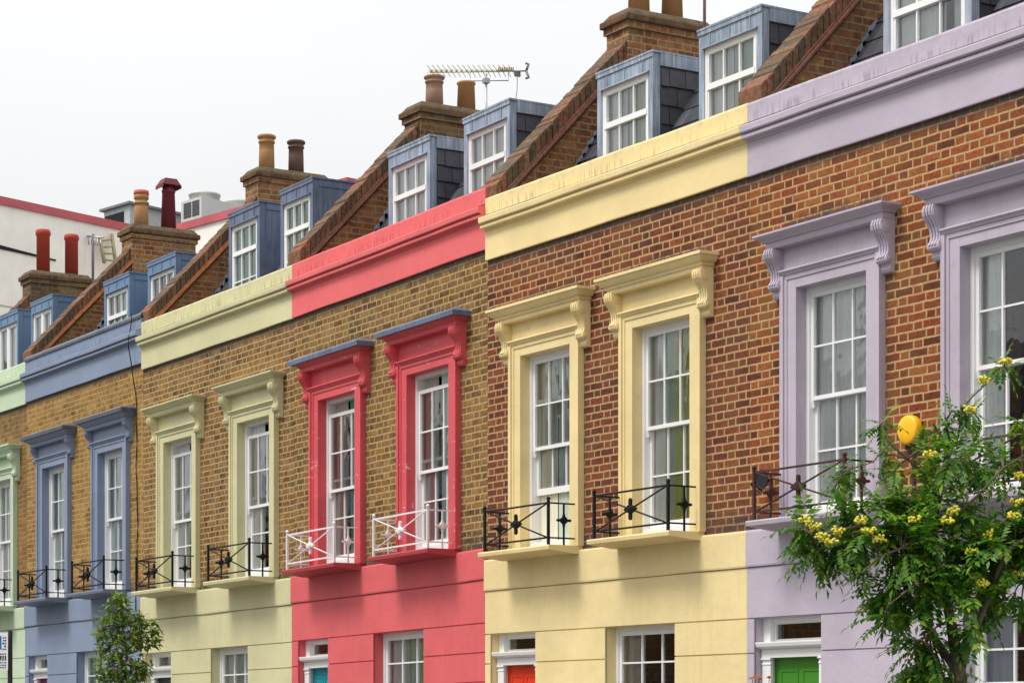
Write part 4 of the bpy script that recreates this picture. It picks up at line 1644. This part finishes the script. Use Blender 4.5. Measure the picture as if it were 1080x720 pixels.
# ------------------------------------------------------------------ parking sign
e = empty('parking_sign', (0, 0, 0))
top(e, 'white parking sign with a blue square on a dark post at the left edge', 'sign')
t = (10.6 - 540) / 2486
k = (-5.2 + 13.1956) / (.5266 + .8501 * t)
sx, sy = from_cam(t, k)
e.location = (sx, sy, 0)
V = 2486 / k
zt_ = 1.6 + (760 - 665) / V
m = MB()
m.lathe([(.024, 0), (.024, zt_), (.012, zt_ + .008)], 0, 0, 12)
m.build('post', M['iron_black'], e)
ang = R(62)
ux = Vector((-.55, -.83, 0)).normalized()      # across the plate
un = Vector((.83, -.55, 0)).normalized()       # its face
pc = -ux * 0 + un * .034
zc0, zc1 = zt_ - .385, zt_ - .015


def plate(m, u0, u1, z0, z1, f, b):
    p = lambda u, o, z: tuple(pc + ux * u + un * o + Vector((0, 0, z)))
    m.hexa([p(u0, b, z0), p(u1, b, z0), p(u1, f, z0), p(u0, f, z0), p(u0, b, z1), p(u1, b, z1), p(u1, f, z1), p(u0, f, z1)])


m = MB()
plate(m, .012, .225, zc0, zc1, .004, -.002)
m.build('plate', paint('white_enamel', (.74, .76, .78), rough=.3, var=.03, bump=0), e)
m = MB()
plate(m, .076, .205, zc1 - .165, zc1 - .035, .0062, .003)
m.build('symbol_panel', plain('sign_blue', (.02, .13, .45), .4, 0, .03), e)


def text(body, size, u, z, mat, parent, o=.0075, align='LEFT'):
    cu = bpy.data.curves.new('lettering', 'FONT')
    cu.body = body
    cu.size = size
    cu.extrude = .0006
    cu.align_x = align
    ob = bpy.data.objects.new('lettering', cu)
    COL.objects.link(ob)
    X = -ux if (-ux).cross(Vector((0, 0, 1))).dot(un) > 0 else ux
    Mx = Matrix((X, Vector((0, 0, 1)), X.cross(Vector((0, 0, 1))))).transposed().to_4x4()
    Mx.translation = pc + ux * u + un * o + Vector((0, 0, z))
    dg = bpy.context.evaluated_depsgraph_get()
    me = bpy.data.meshes.new_from_object(ob.evaluated_get(dg))
    bpy.data.objects.remove(ob)
    me.transform(Mx)
    me.materials.clear()
    me.materials.append(mat)
    ob = bpy.data.objects.new('lettering', me)
    COL.objects.link(ob)
    ob.parent = parent
    return ob


ink = plain('sign_ink', (.02, .02, .025), .5)
text('P', .14, .185, zc1 - .150, M['white'], e)
# the small print reads as rows of marks only
m = MB()
rnd = random.Random(3)
for r, (z, h) in enumerate(((.045, .014), (.072, .014), (.10, .014), (.128, .014), (.158, .010), (.205, .012), (.228, .03), (.262, .012), (.29, .010), (.315, .010), (.338, .010))):
    u = .03
    um = .068 if z < .17 else .205
    while u < um - .012:
        w = rnd.uniform(.008, .022)
        plate(m, u, min(u + w, um), zc1 - z - h, zc1 - z, .0058, .003)
        u += w + rnd.uniform(.005, .009)
sp_ = m.build('small_print', ink, e)

# ------------------------------------------------------------------ trees
bark = per_island('brown_bark', [(0, (.11, .085, .06)), (1, (.15, .115, .08))], rough=.9, mul=.7, scale=30, bump=.7)
leaf_r = per_island('rowan_leaf', [(0, (.020, .080, .008)), (.35, (.048, .15, .011)), (.7, (.095, .22, .014)), (.9, (.18, .30, .02)), (1, (.28, .33, .03))], rough=.5, mul=.25, scale=30, bump=0, spec=.4, tl=.30)
leaf_s = per_island('young_tree_leaf', [(0, (.05, .115, .018)), (.4, (.095, .185, .02)), (.8, (.17, .25, .028)), (.95, (.22, .22, .035)), (1, (.26, .15, .04))], rough=.45, mul=.25, scale=30, bump=0, spec=.45, tl=.25)
berry = per_island('yellow_berry', [(0, (.48, .50, .03)), (.7, (.60, .56, .03)), (1, (.64, .42, .03))], rough=.4, mul=.2, scale=40, bump=0, spec=.5)


def leaflet(m, p, d, nrm, ln, wd):
    d = d.normalized()
    s = d.cross(nrm).normalized()
    n = s.cross(d)
    a = p
    b = p + d * ln * .45 + s * wd * .5 + n * wd * .14
    c = p + d * ln - n * ln * .12
    e_ = p + d * ln * .45 - s * wd * .5 + n * wd * .14
    f = p + d * ln * .5
    i = len(m.v)
    m.v += [tuple(a), tuple(b), tuple(c), tuple(e_), tuple(f)]
    m.f += [(i, i + 1, i + 4), (i + 1, i + 2, i + 4), (i + 4, i + 2, i + 3), (i, i + 4, i + 3)]
    m.sm += [True] * 4


def rowan_leaf(m, p, d, rnd, ln=.17):
    """pinnate leaf: a drooping midrib with pairs of leaflets"""
    d = d.normalized()
    up = Vector((0, 0, 1))
    pos = Vector(p)
    n = 6
    step = ln / (n + .8)
    pos += d * step * .8
    for k in range(n):
        d = (d + Vector((0, 0, -.10))).normalized()
        s = d.cross(up)
        if s.length < .1:
            s = d.cross(Vector((1, 0, 0)))
        s.normalize()
        nr = s.cross(d)
        L = .062 * (1 - abs(k - 2.4) * .09) * ln / .17
        for sg in (-1, 1):
            dd = (s * sg * 1.0 + d * .55 + nr * rnd.uniform(-.15, .2) + Vector((0, 0, -.18))).normalized()
            leaflet(m, pos, dd, nr, L * rnd.uniform(.85, 1.15), L * .45)
        pos += d * step
    leaflet(m, pos, d, up, .058 * ln / .17, .02)


def px_frame(px0, depth):
    """camera-facing frame at the tree used only to lay out its limbs in metres"""
    k = depth
    t = (px0 - 540) / 2486
    x, y = from_cam(t, k)
    return x, y, 2486 / k


RX, RY, RV = px_frame(1012, 12.0)
rvv = Vector((.5266, .8501, 0))
fvv = Vector((-.8501, .5266, 0))


def rp3(px, py, dep=0.0):
    """limb position in metres relative to the foot of the rowan"""
    return rvv * ((px - 1012) / RV) + fvv * dep + Vector((0, 0, 1.6 + (760 - py) / RV))


rnd = random.Random(21)
e = empty('rowan_tree', (RX, RY, 0))
top(e, 'young rowan tree with feathery leaves and yellow berry clusters before the lilac house', 'tree')
m = MB()
limbs = [
    ([(1012, 1090, 0), (1013, 900, 0), (1012, 760, 0), (1013, 715, 0), (1009, 690, .0), (1003, 655, -.03), (995, 620, -.05), (987, 592, -.04), (985, 560, 0), (990, 525, .04), (998, 490, .05), (1003, 462, .05), (1001, 440, .06)], .050, .010),
    ([(1012, 712, 0), (1000, 690, .06), (984, 664, .1), (966, 635, .12), (955, 604, .12), (945, 578, .1), (930, 560, .06), (905, 555, .0), (880, 560, -.05), (856, 566, -.08)], .026, .006),
    ([(1013, 705, 0), (1020, 680, -.06), (1030, 650, -.1), (1042, 618, -.1), (1052, 592, -.12), (1066, 575, -.12), (1085, 565, -.1), (1110, 552, -.05)], .024, .007),
    ([(987, 592, -.04), (970, 583, -.1), (945, 580, -.18), (920, 590, -.2), (905, 605, -.2)], .012, .004),
    ([(990, 525, .04), (975, 500, 0), (955, 485, -.06), (936, 470, -.1), (926, 450, -.1)], .010, .004),
    ([(998, 490, .05), (1010, 460, 0), (1012, 432, -.04), (1022, 420, -.06), (1038, 405, -.08), (1056, 390, -.08)], .008, .003),
    ([(985, 560, 0), (1005, 545, -.1), (1030, 520, -.16), (1050, 497, -.18), (1076, 482, -.18)], .011, .004),
    ([(995, 620, -.05), (975, 615, -.15), (950, 625, -.22), (930, 638, -.25)], .010, .003),
    ([(1003, 655, -.03), (985, 660, -.12), (965, 675, -.15)], .009, .003),
    ([(936, 470, -.1), (915, 490, -.12), (893, 497, -.14)], .005, .003),
    ([(1042, 618, -.1), (1062, 620, .02), (1085, 610, .1)], .009, .004),
]
for pts, r0, r1 in limbs:
    P3 = [rp3(*p) for p in pts]
    n = len(P3)
    m.tube([p + Vector((rnd.uniform(-.006, .006), rnd.uniform(-.006, .006), 0)) for p in P3], [r0 + (r1 - r0) * (i / (n - 1)) ** .7 for i in range(n)], 7)
nodes = [rp3(*p) for pts, _, _ in limbs for p in pts[(6 if pts[0][1] > 1000 else 2):]]
clusters = [(985, 560, 48, 46), (958, 532, 32, 28), (1008, 506, 38, 30), (1040, 548, 38, 34), (1052, 512, 22, 12), (930, 556, 34, 36), (893, 564, 27, 28), (862, 567, 21, 20), (840, 566, 12, 8),
            (960, 606, 40, 36), (1000, 628, 44, 40), (928, 606, 20, 8), (910, 618, 14, 5), (958, 655, 30, 20), (988, 684, 32, 22), (1056, 600, 34, 24), (1074, 560, 30, 20),
            (1078, 636, 16, 6), (932, 494, 14, 7), (898, 494, 14, 6), (882, 512, 10, 3), (925, 452, 7, 3), (998, 450, 15, 8), (984, 478, 14, 7), (1060, 478, 10, 4), (1056, 391, 9, 4),
            (1010, 432, 6, 2), (1030, 440, 5, 2), (1104, 560, 40, 30), (1112, 610, 38, 22), (1098, 500, 20, 8), (975, 715, 26, 14), (1000, 735, 24, 8), (1030, 588, 30, 20), (1078, 446, 7, 3)]
lm = MB()
bm_ = MB()
tw = []
for (px, py, rr, n) in clusters:
    nt = max(2, n // 5)
    for q in range(nt):
        a = rnd.uniform(0, 2 * PI)
        r_ = rr * math.sqrt(rnd.random())
        dep = rnd.uniform(-1, 1) * rr / RV * 1.0
        tip = rp3(px + r_ * math.cos(a), py + r_ * math.sin(a), dep)
        near = min(nodes, key=lambda z: (z - tip).length)
        midp = near.lerp(tip, .55) + Vector((0, 0, .02))
        m.tube([near, midp, tip], [.006, .0045, .0025], 5)
        outd = (tip - near)
        outd = outd.normalized() if outd.length > .02 else Vector((rnd.uniform(-1, 1), rnd.uniform(-1, 1), .2)).normalized()
        per = max(5, round(n * 1.75 / nt))
        for w in range(per):
            an = 2 * PI * w / per + rnd.uniform(-.4, .4)
            s = outd.cross(Vector((0, 0, 1)))
            s = s.normalized() if s.length > .1 else Vector((1, 0, 0))
            u = s.cross(outd)
            d = outd * rnd.uniform(.1, .8) + (s * math.cos(an) + u * math.sin(an)) * 1.0 + Vector((0, 0, rnd.uniform(-.25, .25)))
            base = near.lerp(tip, rnd.uniform(.55, 1.0))
            rowan_leaf(lm, base, d, rnd, rnd.uniform(.085, .135) if rr < 16 else rnd.uniform(.125, .215))
bun = [(957, 551), (998, 542), (908, 563), (861, 569), (880, 562), (856, 558), (1064, 532), (1038, 565), (1060, 547), (1028, 618), (1070, 607), (920, 572), (972, 484), (1015, 437), (1028, 408), (1052, 387), (870, 575), (845, 552), (900, 553), (1052, 588), (1070, 505), (990, 553), (1018, 585), (1098, 540)]
for (px, py) in bun:
    c = rp3(px, py, -rnd.uniform(.12, .26))
    bm_ = MB()
    near = min(nodes, key=lambda z: (z - c).length)
    m.tube([near, near.lerp(c, .5) + Vector((0, 0, .03)), c], [.004, .003, .002], 4)
    for q in range(26):
        v = Vector((rnd.gauss(0, 1), rnd.gauss(0, 1), rnd.gauss(0, .55)))
        v = v.normalized() * rnd.random() ** .4 * .036
        v.z *= .7
        bm_.ball(c + v, rnd.uniform(.0065, .0095), 6, 4)
    bm_.build('berry_cluster', berry, e)
m.build('trunk', bark, e)
lm.build('crown', leaf_r, e)

# small street tree before the blue and sage houses
t = (133 - 540) / 2486
k = (-4.6 + 13.1956) / (.5266 + .8501 * t)
tx, ty = from_cam(t, k)
SV = 2486 / k
e = empty('young_street_tree', (tx, ty, 0))
top(e, 'small bushy young tree with reddish leaf tips before the blue and sage fronts', 'tree')
sp3 = lambda px, py, dep=0.: rvv * ((px - 133) / SV) + fvv * dep + Vector((0, 0, 1.6 + (760 - py) / SV))
m = MB()
m.tube([(0, 0, 0), (.01, 0, .8), tuple(sp3(131, 720)), tuple(sp3(134, 690)), tuple(sp3(129, 660)), tuple(sp3(126, 630))], [.03, .026, .02, .015, .010, .004], 7)
lm = MB()
stem_pts = [sp3(131, 720), sp3(133, 700), sp3(134, 690), sp3(132, 675), sp3(129, 660), sp3(127, 645)]
lobes = [(126, 634, 11), (118, 652, 16), (132, 650, 15), (145, 658, 11), (112, 672, 15), (128, 676, 20), (146, 676, 12), (160, 662, 9), (163, 676, 8), (118, 696, 18), (138, 698, 18), (150, 705, 10), (124, 716, 16), (140, 722, 14), (112, 712, 10), (130, 740, 16)]
for (px, py, rr) in lobes:
    for q in range(int(rr * 2.7)):
        v = Vector((rnd.gauss(0, 1), rnd.gauss(0, 1), rnd.gauss(0, 1))).normalized() * rr * rnd.random() ** .45
        tip = sp3(px + v.x, py + v.z, v.y / SV)
        near = min(stem_pts, key=lambda z: (z - tip).length)
        if q % 4 == 0:
            m.tube([near, near.lerp(tip, .6) + Vector((0, 0, .01)), tip], [.005, .004, .002], 4)
        out = (tip - near).normalized() if (tip - near).length > .02 else Vector((0, 0, 1))
        for w in range(3):
            d = (out * .5 + Vector((rnd.gauss(0, .7), rnd.gauss(0, .7), rnd.gauss(-.1, .6)))).normalized()
            leaflet(lm, tip + Vector((rnd.gauss(0, .015), rnd.gauss(0, .015), rnd.gauss(0, .015))), d, Vector((rnd.gauss(0, .4), rnd.gauss(0, .4), 1)), rnd.uniform(.06, .10), rnd.uniform(.024, .036))
m.build('trunk', bark, e)
lm.build('crown', leaf_s, e)

petal = per_island('orange_petals', [(0, (.50, .13, .03)), (1, (.62, .24, .05))], rough=.6, mul=.2, bump=0, tl=.2)
# shrub with orange tips beside the lilac house's door
e = empty('flowering_shrub', (.80, -.55, 0))
top(e, 'shrub with orange flower tips showing beside the green front door', 'shrub')
m = MB()
lm = MB()
fm = MB()
for q in range(16):
    a = rnd.uniform(0, 2 * PI)
    r_ = rnd.uniform(.03, .24)
    hgt = rnd.uniform(1.6, 1.93) if q > 3 else 1.97
    p1 = Vector((r_ * math.cos(a), r_ * math.sin(a) * .8, hgt))
    m.tube([(0, 0, 0), (p1.x * .4, p1.y * .4, hgt * .5), tuple(p1)], [.012, .008, .003], 5)
    for w in range(14):
        t = rnd.uniform(.3, .95)
        c = Vector((p1.x * t, p1.y * t, hgt * t))
        d = Vector((rnd.gauss(0, 1), rnd.gauss(0, 1), rnd.gauss(.2, .5))).normalized()
        leaflet(lm, c, d, Vector((0, 0, 1)), rnd.uniform(.05, .08), .03)
    fm = MB()
    for w in range(14):
        d = Vector((rnd.gauss(0, 1), rnd.gauss(0, 1), abs(rnd.gauss(.4, .5)))).normalized()
        leaflet(fm, p1, d, Vector((rnd.gauss(0, .5), rnd.gauss(0, .5), 1)), rnd.uniform(.03, .045), .024)
    fm.build('flower', petal, e)
m.build('stems', bark, e)
lm.build('leaves', leaf_s, e)

# ------------------------------------------------------------------ light, sky, camera
w = bpy.data.worlds.new('World')
scene.world = w
w.use_nodes = True
nt = NT(w)
bg = nt.n['Background']
SUN_EL, SUN_AZ = R(57), R(188)          # azimuth of the sun, clockwise from +y (seen from above)
sky = nt.add('ShaderNodeTexSky', sky_type='NISHITA')
sky.sun_disc = False
sky.sun_elevation = SUN_EL
sky.sun_rotation = SUN_AZ
sky.air_density = 1.0
sky.dust_density = 3.0
tc = nt.add('ShaderNodeTexCoord')
mp = nt.add('ShaderNodeVectorMath', operation='MULTIPLY')
nt.l.new(tc.outputs['Generated'], mp.inputs[0])
mp.inputs[1].default_value = (1, 1, 2.2)
cn = nt.noise(mp.outputs[0], 2.2, 6, .55).outputs[0]
cloud = nt.ramp(cn, [(0, (8.5, 8.6, 8.8)), (.40, (8.75, 8.85, 8.95)), (.60, (9.3, 9.3, 9.3)), (1, (9.6, 9.6, 9.6))])
sx_ = nt.add('ShaderNodeSeparateXYZ')
nt.l.new(tc.outputs['Generated'], sx_.inputs[0])
lum = nt.rng(sx_.outputs[2], 0.0, 1.0, .545, 1.62)
lumc = nt.add('ShaderNodeCombineXYZ')
for q in range(3):
    nt.l.new(lum, lumc.inputs[q])
cloud = nt.mix(1.0, cloud, lumc.outputs[0], 'MULTIPLY')
colr = nt.mix(.92, sky.outputs[0], cloud)
nt.l.new(colr, bg.inputs[0])
bg.inputs[1].default_value = .09

sd = bpy.data.lights.new('sun', 'SUN')
sd.energy = 1.9
sd.angle = R(20)
sd.color = (1, .965, .91)
so = bpy.data.objects.new('sun', sd)
COL.objects.link(so)
dirv = Vector((math.sin(SUN_AZ) * math.cos(SUN_EL), math.cos(SUN_AZ) * math.cos(SUN_EL), math.sin(SUN_EL)))
so.rotation_euler = (-dirv).to_track_quat('-Z', 'Y').to_euler()
so.location = (0, -20, 30)

cd = bpy.data.cameras.new('camera')
cam = bpy.data.objects.new('camera', cd)
COL.objects.link(cam)
cam.location = (17.2131, -13.1956, 1.6)
view = Vector((-.85011, .52660, 0))
cam.rotation_euler = view.to_track_quat('-Z', 'Y').to_euler()
cd.sensor_width = 36
cd.lens = 36 * 2486 / 1080
cd.shift_y = (760 - 360) / 1080
cd.clip_end = 3000
scene.camera = cam

vs = scene.view_settings
vs.view_transform = 'Standard'
vs.look = 'None'
vs.exposure = .58
vs.gamma = 1
vs.use_curve_mapping = False
scene.render.engine = 'CYCLES'
scene.cycles.use_denoising = True
scene.cycles.max_bounces = 8
scene.cycles.transparent_max_bounces = 12
